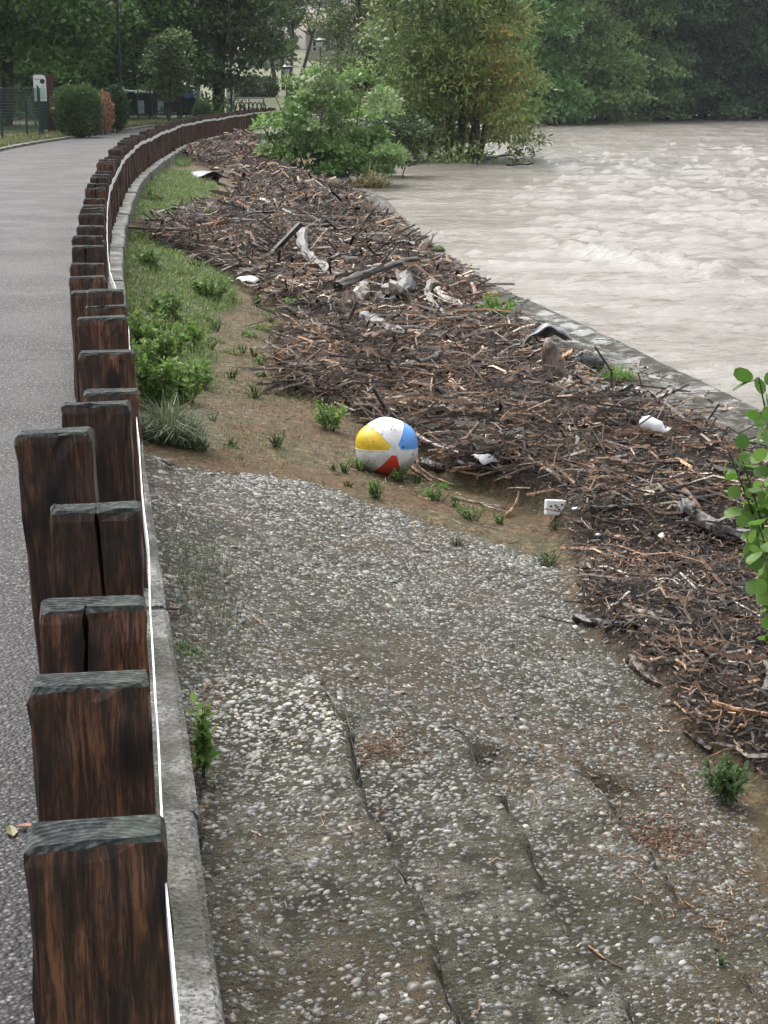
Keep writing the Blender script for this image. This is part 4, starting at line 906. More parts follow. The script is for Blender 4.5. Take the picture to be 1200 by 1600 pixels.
# ------------------------------------------------------------------ plants
def quads_to(V, cols, name, mat=LEAF):
    n = len(V); return mesh(name, V.reshape(-1, 3), np.arange(n * 4).reshape(n, 4), mat, fcol=cols)
def leafq(c, d, nrm, L, W, curl=0.0):        # diamond leaves: centre base, direction, normal
    s = np.cross(d, nrm); s /= np.linalg.norm(s, axis=1)[:, None] + 1e-9
    L = np.broadcast_to(L, (len(c),))[:, None]; W = np.broadcast_to(W, (len(c),))[:, None]
    return np.stack([c, c + d * L * 0.45 + s * W * 0.5, c + d * L, c + d * L * 0.45 - s * W * 0.5], 1)
def rdir(n, up=0.0):
    v = rng.normal(0, 1, (n, 3)); v[:, 2] += up; return v / np.linalg.norm(v, axis=1)[:, None]
def shade(pal, n, jit=0.22):
    pal = np.array(pal); c = pal[rng.integers(0, len(pal), n)]; return np.clip(c * rng.uniform(1 - jit, 1 + jit, (n, 1)), 0, 1)
def blades(xs, ys, zs, h, w, lean=0.5, out=None):
    n = len(xs); az = rng.uniform(0, 6.28, n) if out is None else out + rng.normal(0, 0.9, n); d = np.stack([np.cos(az), np.sin(az), 0 * az], 1); s = np.stack([-np.sin(az), np.cos(az), 0 * az], 1)
    le = rng.uniform(0.1, 1, n)[:, None] * lean; b = np.stack([xs, ys, zs - 0.005], 1); h = np.broadcast_to(h, (n,))[:, None]; w = np.broadcast_to(w, (n,))[:, None]
    mid = b + np.array([0, 0, 1.0]) * h * (0.62 - 0.12 * le) + d * h * le * 0.5; tip = b + np.array([0, 0, 1.0]) * h * (1 - 0.55 * le) + d * h * le * 1.3
    q1 = np.stack([b - s * w / 2, b + s * w / 2, mid + s * w * 0.4, mid - s * w * 0.4], 1); q2 = np.stack([mid - s * w * 0.4, mid + s * w * 0.4, tip + s * w * 0.06, tip - s * w * 0.06], 1)
    return np.stack([q1, q2], 1).reshape(-1, 4, 3)
GREEN = [(0.13, 0.22, 0.055), (0.17, 0.265, 0.08), (0.10, 0.18, 0.045), (0.21, 0.28, 0.10)]
STRAW = [(0.20, 0.16, 0.075), (0.14, 0.12, 0.05), (0.10, 0.11, 0.04), (0.25, 0.19, 0.10)]
# grass along the kerb and on the dirt
Q = []; C2 = []
xs, ys = uni(260000, 6, 56, 3.6); g = bank_at(GRN, xs, ys) * (1 - bank_at(DEB, xs, ys)); m_ = rng.random(len(xs)) < g * np.clip(0.6 + 0.9 * fbm(xs * 2, ys * 2, 51), 0.1, 1); xs, ys = xs[m_], ys[m_]
hh = rng.uniform(0.03, 0.12, len(xs)) * (1 + 0.5 * fbm(xs, ys, 55)) * np.interp(ys, [6, 20, 45], [1, 1.15, 1.6])
Q.append(blades(xs, ys, bank_at(ZZ, xs, ys), hh, 0.006 * np.interp(ys, [6, 15, 45], [1.0, 1.7, 3.6]), 0.8)); C2.append(np.repeat(shade(GREEN + [(0.19, 0.24, 0.09), (0.16, 0.25, 0.07), (0.21, 0.22, 0.11)], len(xs)), 2, 0))
xs, ys = uni(120000, 6.2, 30, 3.8); g = (1 - bank_at(SLB, xs, ys)) * (1 - bank_at(DEB, xs, ys)) * (1 - bank_at(EDG, xs, ys)); m_ = rng.random(len(xs)) < g * np.clip(0.25 + 1.2 * fbm(xs * 1.3, ys * 1.3, 57), 0.03, 1); xs, ys = xs[m_], ys[m_]
Q.append(blades(xs, ys, bank_at(ZZ, xs, ys), rng.uniform(0.012, 0.05, len(xs)) * np.interp(ys, [6, 30], [1, 1.8]), 0.004 * np.interp(ys, [6, 30], [1, 3]), 1.1)); C2.append(np.repeat(shade(STRAW + GREEN[:1] + GREEN[2:3], len(xs)), 2, 0))
Q = np.concatenate(Q); C2 = np.concatenate(C2)
link('grass', quads_to(Q, C2, 'grass'), kind='stuff', label='green grass and dry straw growing between the kerb and the debris', cat='grass')
# grass on the left verge
xs = []; n = 26000; ys = rng.uniform(40, 75, n); off = -4.9 - rng.exponential(1.6, n); off = np.maximum(off, -12); xs = Xk(ys) + off
m_ = rng.random(n) < np.clip(0.4 + fbm(xs, ys, 61), 0.05, 1); xs, ys = xs[m_], ys[m_]
link('verge_grass', quads_to(blades(xs, ys, xs * 0 + 0.07, rng.uniform(0.05, 0.22, len(xs)), 0.03, 0.8), np.repeat(shade([(0.20, 0.21, 0.09), (0.16, 0.19, 0.07), (0.12, 0.16, 0.05), (0.22, 0.19, 0.10)], len(xs)), 2, 0), 'verge_grass'), kind='stuff', label='dry yellow green grass on the verge across the road', cat='grass')

def tuft(px, py, wpx, hpx, kind, label, pal=GREEN, n=None, cat='weed', name='weed', lift=0.0):
    p = G(px, py, lift); dep = p[1] * CP - (p[2] - CAMZ) * SP; w = wpx / F * dep / 2 * 1.1; h = hpx / F * dep * (0.9 if hpx < 60 else 1.0)
    if kind == 'grass':
        n = n or 260; r = w * np.sqrt(rng.random(n)); a = rng.uniform(0, 6.28, n); xs = r * np.cos(a); ys = r * np.sin(a)
        zz = bank_at(ZZ, xs + p[0], ys + p[1]) - p[2]
        n2 = fbm(xs / w * 1.5 + px, ys / w * 1.5, 7); V = blades(xs * (1 + 0.4 * n2), ys * (1 + 0.4 * n2), zz, h * rng.uniform(0.35, 1.2, n) * (1.1 - 0.75 * (r / w) ** 1.5), max(0.003, 0.0009 * dep), 1.1, np.arctan2(ys, xs)); c = np.repeat(shade(pal, n), 2, 0)
        return link(name, quads_to(V, c, name), label=label, cat=cat, loc=p)
    n = int((n or 420) * 1.7); e = link(name, None, label=label, cat=cat, loc=p); ns = 16; st = Acc(); cs = []; ds = []
    for k in range(ns):
        a = random.uniform(0, 6.28); r = w * random.uniform(0.2, 1.0); hh = h * random.uniform(0.6, 1.05); b = np.array([0.25 * r * math.cos(a), 0.25 * r * math.sin(a), -0.01]); t = np.array([r * math.cos(a), r * math.sin(a), hh])
        b[2] += float(bank_at(ZZ, p[0] + b[0], p[1] + b[1])) - p[2]
        m_ = (b + t) / 2 + [0, 0, hh * 0.12]; st.tube([b, m_, t], [0.0022 * dep / 8, 0.0018 * dep / 8, 0.001 * dep / 8], 5, c=(0.06, 0.09, 0.03))
        q = np.linspace(0.25, 1, n // ns)[:, None]; pts = (1 - q) ** 2 * b + 2 * q * (1 - q) * m_ + q ** 2 * t + rng.normal(0, 0.05 * h, (n // ns, 3)); cs.append(pts); ds.append(rdir(len(pts), 0.5))
    c = np.vstack(cs); d = np.vstack(ds); L = np.clip(h * rng.lognormal(math.log(0.11), 0.5, len(c)), 0.006, 0.042) * np.interp(dep, [4, 14, 30], [1, 1.25, 2]); V = leafq(c, d, rdir(len(c), 1.2), L, L * 0.5)
    link('leaves', quads_to(V, shade(pal, len(c)), 'leaves'), e); link('stems', st.mesh('stems', LEAF), e)
    return e
BRI = [(0.14, 0.28, 0.05), (0.19, 0.34, 0.075), (0.11, 0.23, 0.04), (0.26, 0.37, 0.11), (0.23, 0.29, 0.10)]
tuft(515, 672, 62, 46, 'leaf', 'bright green leafy weed at the debris edge up from the ball', BRI)
tuft(456, 492, 26, 28, 'leaf', 'small leafy weed at the debris rim by the kerbside grass', BRI, 200)
tuft(466, 512, 24, 16, 'leaf', 'low leafy sprig just below the small rim weed', GREEN, 160)
tuft(407, 570, 30, 16, 'leaf', 'low green weed on the dirt path strip', BRI, 200)
tuft(432, 700, 46, 28, 'leaf', 'loose pale green weed on the dirt behind the ball', [(0.10, 0.14, 0.05), (0.14, 0.16, 0.07)], 160)
tuft(560, 734, 44, 20, 'leaf', 'green weed touching the side of the ball', BRI, 220)
tuft(622, 752, 46, 26, 'leaf', 'green weed right below the red panel of the ball', GREEN, 260)
tuft(587, 778, 40, 30, 'leaf', 'spreading green weed on the dirt before the ball', GREEN, 260)
tuft(682, 782, 56, 24, 'leaf', 'green weed beside the curved orange twig', GREEN, 260)
tuft(738, 810, 62, 26, 'leaf', 'green weed by the thin pale stick', GREEN + BRI[:1], 320)
tuft(780, 818, 24, 20, 'leaf', 'little weed where two thin sticks meet', BRI, 140)
tuft(714, 852, 36, 14, 'leaf', 'flat weed on the bare gravel edge', [(0.08, 0.10, 0.04), (0.11, 0.13, 0.06)], 160)
tuft(858, 884, 54, 24, 'leaf', 'pale green weed at the corner of mulch and concrete', [(0.10, 0.15, 0.06), (0.13, 0.17, 0.07)], 260)
tuft(868, 826, 30, 12, 'leaf', 'tiny weed below the foam block', GREEN, 120)
tuft(1130, 1252, 84, 66, 'leaf', 'bushy green weed on gravel below the mulch', [(0.06, 0.12, 0.035), (0.09, 0.16, 0.05), (0.12, 0.17, 0.07)], 700)
tuft(1128, 1508, 16, 18, 'leaf', 'tiny green seedling on the bare concrete', BRI, 60)
tuft(776, 503, 66, 44, 'leaf', 'leafy weeds growing at the river edge beside the driftwood', BRI, 420)
tuft(960, 592, 54, 30, 'grass', 'dense green tussock at the river edge', BRI, 420, cat='tussock', name='tussock')
tuft(685, 392, 20, 16, 'grass', 'small dark tussock hanging over the river edge', GREEN, 120, cat='tussock', name='tussock')
tuft(575, 292, 60, 40, 'grass', 'dry straw grass tuft at the foot of the large bush', STRAW, 300, cat='tussock', name='tussock')
tuft(318, 1216, 13, 112, 'leaf', 'single tall narrow weed growing beside the kerb', BRI, 220)
tuft(292, 1018, 50, 24, 'grass', 'short grass tuft against the kerb by the posts', GREEN, 160, cat='tussock', name='tussock')
tuft(268, 690, 90, 80, 'grass', 'long arching grass tuft against the kerb', [(0.12, 0.16, 0.08), (0.09, 0.13, 0.06), (0.17, 0.20, 0.12)], 900, cat='tussock', name='tussock')
tuft(245, 640, 84, 95, 'leaf', 'large leafy green weed against the kerb', BRI + GREEN, 1500)
tuft(292, 628, 76, 62, 'leaf', 'leafy weed with pale tips leaning out beside the large one', BRI, 900)
tuft(316, 606, 44, 50, 'leaf', 'smaller leafy weed at the outer side of the kerb weeds', GREEN, 500)
tuft(258, 575, 84, 62, 'leaf', 'leafy weed filling the gap along the kerb behind the large one', BRI + GREEN, 900)
tuft(300, 545, 50, 46, 'leaf', 'loose leafy weed on the dirt side of the kerb weeds', BRI, 500)
tuft(228, 548, 66, 60, 'leaf', 'upright leafy weed behind the large one at the kerb', BRI + GREEN, 600)
tuft(325, 470, 84, 40, 'leaf', 'feathery green weed at the rim of debris', GREEN, 700)
tuft(255, 500, 86, 44, 'leaf', 'mid green weed in the kerbside grass', GREEN, 600)
tuft(230, 420, 50, 35, 'leaf', 'dark green weed by the kerb near the debris tip', GREEN, 400)
wr = random.Random(12)
for (x0, x1, y0, y1, n_, t_, pl_) in ((330, 470, 470, 700, 26, 'small low green weed on the dirt between kerb grass and debris', GREEN), (210, 330, 390, 560, 22, 'small leafy weed standing in the kerbside grass', BRI), (420, 760, 720, 800, 12, 'little green weed on the dirt around the beach ball', BRI), (215, 330, 285, 345, 10, 'small weed in the grass patch beside the fence bend', GREEN)):
    for _ in range(n_):
        px_, py_ = wr.uniform(x0, x1), wr.uniform(y0, y1)
        if t_.startswith('little') and (560 < px_ < 655 and py_ < 752 or py_ > 735 + (px_ - 420) * 0.22): continue
        tuft(px_, py_, wr.uniform(14, 38), wr.uniform(8, 22), wr.choice(['leaf', 'leaf', 'grass']), t_, pl_ + [(0.24, 0.21, 0.10)], wr.randrange(40, 110))['group'] = t_.split(' ', 1)[1].replace('weed', 'weeds', 1)
# thin pale grass lying over the concrete by the kerb
n = 1100; xs = []; p0 = G(320, 905); w_ = rng.normal(0, 1, (n, 2)) * [0.10, 0.5]; xs = p0[0] - 0.02 + w_[:, 0] - 0.18 * w_[:, 1]; ys = p0[1] + w_[:, 1]; ok = xs > Xk(ys) + 0.03; xs, ys = xs[ok], ys[ok]
link('creeping_grass', quads_to(blades(xs, ys, bank_at(ZZ, xs, ys), rng.uniform(0.03, 0.085, len(xs)), 0.0028, 1.3), np.repeat(shade([(0.12, 0.15, 0.085), (0.16, 0.185, 0.11), (0.08, 0.11, 0.05)], len(xs)), 2, 0), 'creeping_grass'), kind='stuff', label='thin grey green grass creeping over the concrete by the kerb', cat='grass')

# ------------------------------------------------------------------ shrubs and trees
def tree(name, label, base, h, crown, trunks, leaf, nleaf, pal, cat='tree', group=None, nclump=60, bark=BARK, droop=0.0, asp=0.5, inner=0.15, clump_r=None, extra=None, limb_r=None, seed=1, skirt=0.0, skirt_h=0.3):
    """crown = (cz, rx, ry, rz): envelope; trunks = list of (dx, dy, radius, lean x)"""
    rg = np.random.default_rng(seed); cz, rx, ry, rz = crown; base = np.asarray(base, float)
    e = link(name, None, label=label, cat=cat, group=group, loc=base)
    d = rg.normal(0, 1, (nclump, 3)); d /= np.linalg.norm(d, axis=1)[:, None]; rr = rg.uniform(inner, 1, nclump) ** 0.45
    cc = d * rr[:, None] * [rx, ry, rz] + [0, 0, cz]
    nk = int(nclump * skirt)
    if nk: cc[-nk:] = np.stack([rg.uniform(-1, 1, nk) * rx, rg.uniform(-1, 1, nk) * ry, rg.uniform(0.0, skirt_h, nk) * h], 1)
    cr = (clump_r or 0.30 * min(rx, rz)) * rg.uniform(0.6, 1.35, nclump)
    cl_col = rg.uniform(0.6, 1.4, (nclump, 1)); cl_pal = rg.integers(0, len(pal), nclump)
    pts = None; k = rg.choice(nclump, nleaf, p=cr ** 2 / (cr ** 2).sum()); dd = rg.normal(0, 1, (nleaf, 3)); dd /= np.linalg.norm(dd, axis=1)[:, None]
    ur = rg.random(nleaf) ** 0.3; dd[:, 2] = np.where(dd[:, 2] < -0.2, -dd[:, 2] * 0.6, dd[:, 2]); pts = cc[k] + dd * (cr[k] * ur)[:, None] * [1.3, 1.3, 0.62]; pts[:, 2] -= 0.22 * cr[k] * (dd[:, 0] ** 2 + dd[:, 1] ** 2) * ur
    pts[:, 2] = np.maximum(pts[:, 2], 0.05)
    dirv = dd * 0.7 + rg.normal(0, 0.6, (nleaf, 3)); dirv[:, 2] -= droop; dirv /= np.linalg.norm(dirv, axis=1)[:, None]
    nv = dd + rg.normal(0, 0.5, (nleaf, 3)) + [0, 0, 0.7]; nv /= np.linalg.norm(nv, axis=1)[:, None]
    L = leaf * rg.uniform(0.6, 1.4, nleaf); pal = np.array(pal)
    col = pal[np.where(rg.random(nleaf) < 0.75, cl_pal[k], rg.integers(0, len(pal), nleaf))] * cl_col[k] * rg.uniform(0.8, 1.2, (nleaf, 1))
    if extra is not None: col = extra(pts + base, col, rg)
    link('crown', quads_to(leafq(pts, dirv, nv, L, L * asp), np.clip(col, 0, 1), 'crown', LEAF_TREE), e)
    a = Acc(); tips = []
    for (dx, dy, r, lx) in trunks:
        top = np.array([dx + lx, dy + rg.normal(0, 0.2), cz + rz * 0.35]); b = np.array([dx, dy, -0.5]); t = np.linspace(0, 1, 8)[:, None]
        pts2 = b + (top - b) * t + np.hstack([0.04 * h * np.sin(t * 3 + dx) * 0.4, 0 * t, 0 * t]); a.tube(pts2, r * np.linspace(1.15, 0.35, 8), 8, rough=0.12); tips.append(pts2)
    for j in range(min(nclump, 26)):
        tr_ = tips[j % len(tips)]; s = tr_[rg.integers(3, 7)]; m_ = (s + cc[j]) / 2 + [0, 0, 0.1 * rz]; lr = limb_r or trunks[0][2] * 0.3
        a.tube([s, m_, cc[j]], [lr, lr * 0.6, lr * 0.25], 5)
    link('trunk', a.mesh('trunk', bark, True), e)
    return e
# large bush on the bank
DKG = [(0.086, 0.177, 0.040), (0.114, 0.222, 0.051), (0.151, 0.277, 0.065), (0.071, 0.144, 0.035)]
bb = G(515, 272); 
bush = tree('bush', 'large light green leafy bush at the bend of the bank', (bb[0], bb[1], bb[2]), 3.6, (1.65, 2.0, 1.6, 1.65), [(dx, dy, 0.03, dx * 2.2) for dx, dy in ((-0.5, 0.1), (-0.2, -0.2), (0, 0.2), (0.3, 0), (0.6, 0.1), (-0.8, 0))],
            0.15, 17000, [(0.17, 0.29, 0.075), (0.215, 0.345, 0.105), (0.135, 0.24, 0.065), (0.28, 0.38, 0.17)], 'bush', nclump=110, clump_r=0.36, asp=0.55, seed=5, skirt=0.42, skirt_h=0.2)
b2 = G(600, 262); tree('bush', 'smaller grey green bush overhanging the water beside the large bush', (b2[0] + 0.2, b2[1] + 1.0, -0.95), 2, (0.95, 1.15, 0.9, 0.9), [(0, 0, 0.025, 0.2), (0.3, 0, 0.02, 0.5)], 0.14, 5000, [(0.06, 0.10, 0.045), (0.08, 0.13, 0.055), (0.045, 0.08, 0.035)], 'bush', nclump=36, clump_r=0.35, seed=6)
# willow clump standing in the flood
wb = P(700, 250, WATER)
def yellow(pts, col, rg):
    px, py = proj(pts[:, 0], pts[:, 1], pts[:, 2]); m = (rg.random(len(px)) < 0.5 * np.exp(-((pts[:, 0] - wb[0] - 1.9) / 1.15) ** 2 - ((pts[:, 2] - 2.2) / 2.0) ** 2)); c = col.copy()
    c[m] = np.array([0.44, 0.36, 0.08]) * rg.uniform(0.6, 1.3, (m.sum(), 1)); return c
WIL = [(0.183, 0.255, 0.073), (0.226, 0.299, 0.090), (0.153, 0.226, 0.064), (0.262, 0.321, 0.099)]
tree('willow', 'tall multi stemmed willow with yellowing leaves standing in the floodwater', (wb[0], wb[1], WATER), 12, (6.2, 3.05, 2.9, 5.6), [(-0.55, 0, 0.13, -1.0), (0.0, 0.3, 0.15, -0.3), (0.35, -0.1, 0.16, 0.2), (0.75, 0.1, 0.2, 0.8), (1.0, 0.5, 0.12, 1.6), (-1.0, 0.6, 0.1, -2.0)],
     0.24, 46000, WIL, nclump=300, clump_r=0.85, skirt=0.42, skirt_h=0.42, droop=0.5, asp=0.34, extra=yellow, seed=8, limb_r=0.04)
w2 = P(600, 236, -0.95)
tree('willow', 'dense grey green willow on the bank behind the large bush', (w2[0] - 0.2, w2[1] + 9, -0.9), 11, (5.4, 2.5, 2.5, 5.2), [(-0.4, 0, 0.12, -0.8), (0.3, 0.2, 0.13, 0.5)], 0.21, 30000, [(0.14, 0.20, 0.07), (0.165, 0.225, 0.08), (0.115, 0.17, 0.06)], nclump=180, clump_r=0.75, droop=0.5, asp=0.34, seed=9, skirt=0.4, skirt_h=0.35)
# trees along the far bank
FAR = [(800, 196, 13, 5.0, [(0.123, 0.247, 0.067), (0.164, 0.306, 0.086), (0.192, 0.351, 0.113)], 'broad green tree on the far bank next to the yellowing willow'),
       (870, 193, 17, 6.5, [(0.205, 0.306, 0.102), (0.245, 0.351, 0.124), (0.164, 0.263, 0.090)], 'pale green willow leaning over the far bank'),
       (950, 190, 19, 6.0, [(0.164, 0.263, 0.095), (0.205, 0.306, 0.113), (0.139, 0.220, 0.081)], 'tall mid green tree between the pale willow and the dark woods'),
       (1030, 188, 21, 7.0, [(0.105, 0.182, 0.082), (0.131, 0.220, 0.095), (0.083, 0.146, 0.067)], 'tall dark green tree where the far bank bends'),
       (1105, 187, 20, 7.0, [(0.072, 0.131, 0.072), (0.094, 0.160, 0.086), (0.123, 0.199, 0.099)], 'dark blue green tree with a paler drooping limb on the far bank'),
       (1185, 187, 22, 8.0, [(0.064, 0.117, 0.072), (0.083, 0.146, 0.084), (0.105, 0.175, 0.095)], 'deep green tree at the end of the far bank'),
       (1290, 187, 22, 8.0, [(0.077, 0.135, 0.076), (0.094, 0.160, 0.090)], 'dark tree on the far bank past the deep green one')]
for k, (px, py, h, w, pal, lab) in enumerate(FAR):
    b = P(px, py, WATER); b = b + np.array([0, 1.5, 0.4])
    tree('far_tree', lab, b, h, (h * 0.48, w, w * 0.8, h * 0.50), [(0, 0, 0.28, 0.5), (0.8, 0.3, 0.2, 1.5)], 0.42, 26000, pal, group='trees along the far bank', nclump=240, clump_r=w * 0.19, droop=0.3, asp=0.5, seed=20 + k, skirt=0.38, skirt_h=0.28)
# far wood behind
n = 38000; wx_ = rng.uniform(-70, 150, n); wx_ = np.where((wx_ > -11) & (wx_ < -3.2), wx_ + 40, wx_); wyb = np.where(wx_ > 5, 178 + 0.1 * wx_, 205); wyy = wyb + rng.uniform(0, 14, n); wzz = rng.uniform(-1, 1, n)
top = 17 + 7 * fbm(wx_ * 0.12, wx_ * 0, 81); wzz = np.where(wx_ > 5, -1, 5) + rng.random(n) ** 0.8 * top
V = leafq(np.stack([wx_, wyy, wzz], 1), rdir(n), rdir(n, 0.5), rng.uniform(0.8, 1.8, n), rng.uniform(0.6, 1.0, n))
link('woodland', quads_to(V, np.clip(shade([(0.07, 0.115, 0.065), (0.09, 0.14, 0.075), (0.11, 0.16, 0.085)], n) * (0.75 + 0.5 * vn(wx_ * 0.3, wzz * 0.4, 5))[:, None], 0, 1), 'woodland'), kind='stuff', label='far wood of dark trees behind the riverbank and park', cat='wood')

# park trees on the left
n = 16000; tx_ = rng.uniform(-62, -12.5, n); ty_ = 96 + rng.uniform(0, 6, n) + 0.1 * tx_; tz_ = rng.random(n) * 9.0
V = leafq(np.stack([tx_, ty_, tz_], 1), rdir(n), rdir(n, 0.5), rng.uniform(0.5, 1.1, n), rng.uniform(0.4, 0.7, n))
link('thicket', quads_to(V, shade([(0.026, 0.042, 0.02), (0.036, 0.055, 0.026)], n), 'thicket'), kind='stuff', label='dark thicket closing the park behind the screened court', cat='thicket')
PARK = [(-22, 60, 11, 7.0, 'broad dark tree above the green mesh fence'), (-15.5, 66, 11, 5.5, 'dark leafy tree spreading above the clipped hedge'), (-13.5, 80, 12, 5.5, 'dense dark tree behind the screened court'),
        (-8.5, 82, 12, 4.8, 'spreading tree with a thick straight trunk by the bicycle stands'), (-29, 72, 13, 8, 'large dark tree at the back of the park'), (-19, 88, 14, 7.5, 'tall dark tree far behind the court')]
for k, (x, y, h, w, lab) in enumerate(PARK):
    pal = DKG if k != 3 else [(0.085, 0.145, 0.045), (0.11, 0.18, 0.06), (0.14, 0.215, 0.075)]
    tree('park_tree', lab, (x, y, 0.0), h, (h * 0.5 + 0.9, w, w * 0.8, h * 0.46), [(0, 0, 0.30 if k == 3 else 0.26, 0.3)], 0.24, 30000, pal, group='dark trees in the park', nclump=200, clump_r=w * 0.19, asp=0.6, droop=0.25, seed=40 + k, skirt=0.0 if k in (1, 3) else 0.22, skirt_h=0.26)
ps = PY(262, 178, 70); tree('sapling', 'light green young tree growing before the screened court', (ps[0], 70, 0.0), 4.3, (2.4, 0.85, 0.8, 1.9), [(0, 0, 0.06, 0.1)], 0.17, 3600, [(0.075, 0.125, 0.03), (0.10, 0.155, 0.045), (0.055, 0.10, 0.028)], nclump=34, clump_r=0.45, seed=61)
lb = (PY(440, 125, 118)); 
tree('park_tree', 'open branched tree with several slim stems by the park lamp', (lb[0], 118, ground_z(lb[0], 118)), 9, (6.0, 2.6, 2.2, 2.4), [(-0.3, 0, 0.16, -1.4), (0.1, 0, 0.14, -0.4), (0.4, 0.1, 0.14, 0.6), (0.8, 0, 0.14, 2.4)], 0.26, 3800, [(0.05, 0.075, 0.03), (0.07, 0.095, 0.038)], nclump=40, clump_r=0.7, seed=63)
lb = PY(525, 110, 140); tree('park_tree', 'pale olive tree with thin foliage before the cream house', (lb[0], 140, ground_z(lb[0], 140)), 9, (5.2, 2.8, 2.2, 3.6), [(0, 0, 0.14, 0.3), (0.4, 0, 0.1, -0.9)], 0.26, 5200, [(0.12, 0.145, 0.07), (0.15, 0.17, 0.09), (0.10, 0.12, 0.06)], nclump=60, clump_r=0.7, seed=66)
# clipped hedge bushes and the withered one
def hedge(px0, px1, pyt, pyb, label, pal, n, name='hedge_bush', leaf=0.09, cat='hedge', boxy=4.0, seed=1, Y=None):
    b = P((px0 + px1) / 2, pyb, 0.08) if Y is None else np.array(list(PY((px0 + px1) / 2, pyb, Y)[:2]) + [0.0]); dep = b[1]; w = (px1 - px0) / F * dep / 2; h = (pyb - pyt) / F * dep; dpt = min(w, 0.9)
    if Y is not None: b[2] = ground_z(b[0], b[1])
    rg = np.random.default_rng(seed); v = rg.normal(0, 1, (n, 3)); v /= (np.abs(v) ** boxy).sum(1)[:, None] ** (1 / boxy); v *= (rg.random(n) ** 0.25)[:, None]
    lump = 1 + 0.22 * fbm(v[:, 0] * 3 + seed, v[:, 2] * 3 + v[:, 1] * 2, seed); pts = v * lump[:, None] * [w, dpt, h / 2] + [0, 0, h / 2 + 0.05]
    d = v + rg.normal(0, 0.6, (n, 3)); d /= np.linalg.norm(d, axis=1)[:, None]; L = leaf * rg.uniform(0.6, 1.5, n)
    e = link(name, None, label=label, cat=cat, loc=b); link('foliage', quads_to(leafq(pts, d, rdir(n, 0.4), L, L * 0.55), shade(pal, n, 0.3), 'foliage'), e)
    a = Acc(); a.tube([(0, 0, -0.2), (0, 0, h * 0.3), (0.1, 0, h * 0.7)], [0.05, 0.04, 0.02], 6); a.tube([(-w * 0.4, 0, -0.2), (-w * 0.45, 0, h * 0.6)], [0.04, 0.02], 6); link('stem', a.mesh('stem', BARK), e)
HG = [(0.045, 0.085, 0.025), (0.06, 0.11, 0.034), (0.08, 0.135, 0.045)]
hedge(90, 156, 141, 211, 'large clipped dark green hedge bush beside the road', HG, 7500, seed=2)
hedge(151, 178, 150, 207, 'withered orange brown shrub between two green hedge bushes', [(0.36, 0.19, 0.12), (0.46, 0.27, 0.18), (0.27, 0.13, 0.08)], 1300, name='withered_shrub', cat='shrub', seed=3, boxy=2.2)
hedge(167, 199, 140, 204, 'rounded green hedge bush behind the withered shrub', HG, 3600, seed=4, boxy=2.5)
hedge(302, 332, 148, 186, 'small round green bush behind the fence near the thick trunk', HG, 2600, seed=5, boxy=2.3, Y=66)
hedge(362, 432, 111, 138, 'long clipped park hedge on the terrace below the house', [(0.035, 0.062, 0.028), (0.048, 0.078, 0.034)], 5200, name='park_hedge', seed=6, boxy=6, Y=108, leaf=0.14)
hedge(470, 560, 100, 140, 'low dark shrub bed beside the tall park lamp', [(0.03, 0.055, 0.024), (0.045, 0.075, 0.03)], 5200, name='park_shrub', cat='shrub', seed=7, boxy=2.4, Y=95, leaf=0.16)
# round leaved sapling at the near edge of the bank
sb = np.array([1.46, 5.15, 0.0]); sb[2] = float(bank_at(ZZ, sb[0], sb[1]))
e = link('sapling', None, label='round leaved green sapling at the near edge of the bank', cat='sapling', loc=sb)
a = Acc(); LV = []; LC = []
def round_leaf(c, d, nrm, r, col):
    d = d / np.linalg.norm(d); s = np.cross(d, nrm); s /= np.linalg.norm(s); u = np.cross(s, d); k = np.arange(9) / 9 * 6.2832
    rr = r * (1 + 0.10 * np.cos(k * 1) + 0.04 * rng.normal(0, 1, 9)); V = c + d * r * 0.9 + np.cos(k)[:, None] * d * rr[:, None] * 1.02 + np.sin(k)[:, None] * s * rr[:, None] * 0.9 + u * (0.22 * r * np.abs(np.sin(k)))[:, None]
    return V
lf = Acc()
for j in range(13):
    tipx = -0.30 + 0.34 * random.random(); top = np.array([tipx if j else -0.25, random.uniform(-0.2, 0.2), random.uniform(0.75, 1.25) if j else 1.34]); m_ = np.array([top[0] * 0.25, top[1] * 0.4, top[2] * 0.55])
    t = np.linspace(0, 1, 9)[:, None]; pts = (1 - t) ** 2 * np.array([0.02 * j - 0.06, 0.02 * j, -0.03]) + 2 * t * (1 - t) * m_ + t ** 2 * top; a.tube(pts, np.linspace(0.008, 0.002, 9), 6, c=(0.07, 0.08, 0.04))
    for q in np.linspace(0.3, 1.0, 40):
        i = min(int(q * 8), 7); p = pts[i] + (pts[i + 1] - pts[i]) * (q * 8 - i); d = rdir(1, 0.1)[0]; nrm = rdir(1, 0.9)[0]; r = random.uniform(0.020, 0.037)
        st = p + d * 0.03; a.tube([p, st], [0.0012, 0.001], 4, c=(0.09, 0.12, 0.04), cap=False)
        g = random.choice([(0.10, 0.20, 0.03), (0.13, 0.25, 0.04), (0.16, 0.29, 0.055), (0.08, 0.17, 0.03)]); lf.add(round_leaf(st, d, nrm, r, g), [list(range(9))], 0, g)
link('leaves', lf.mesh('leaves', LEAF), e); link('stems', a.mesh('stems', LEAF), e)
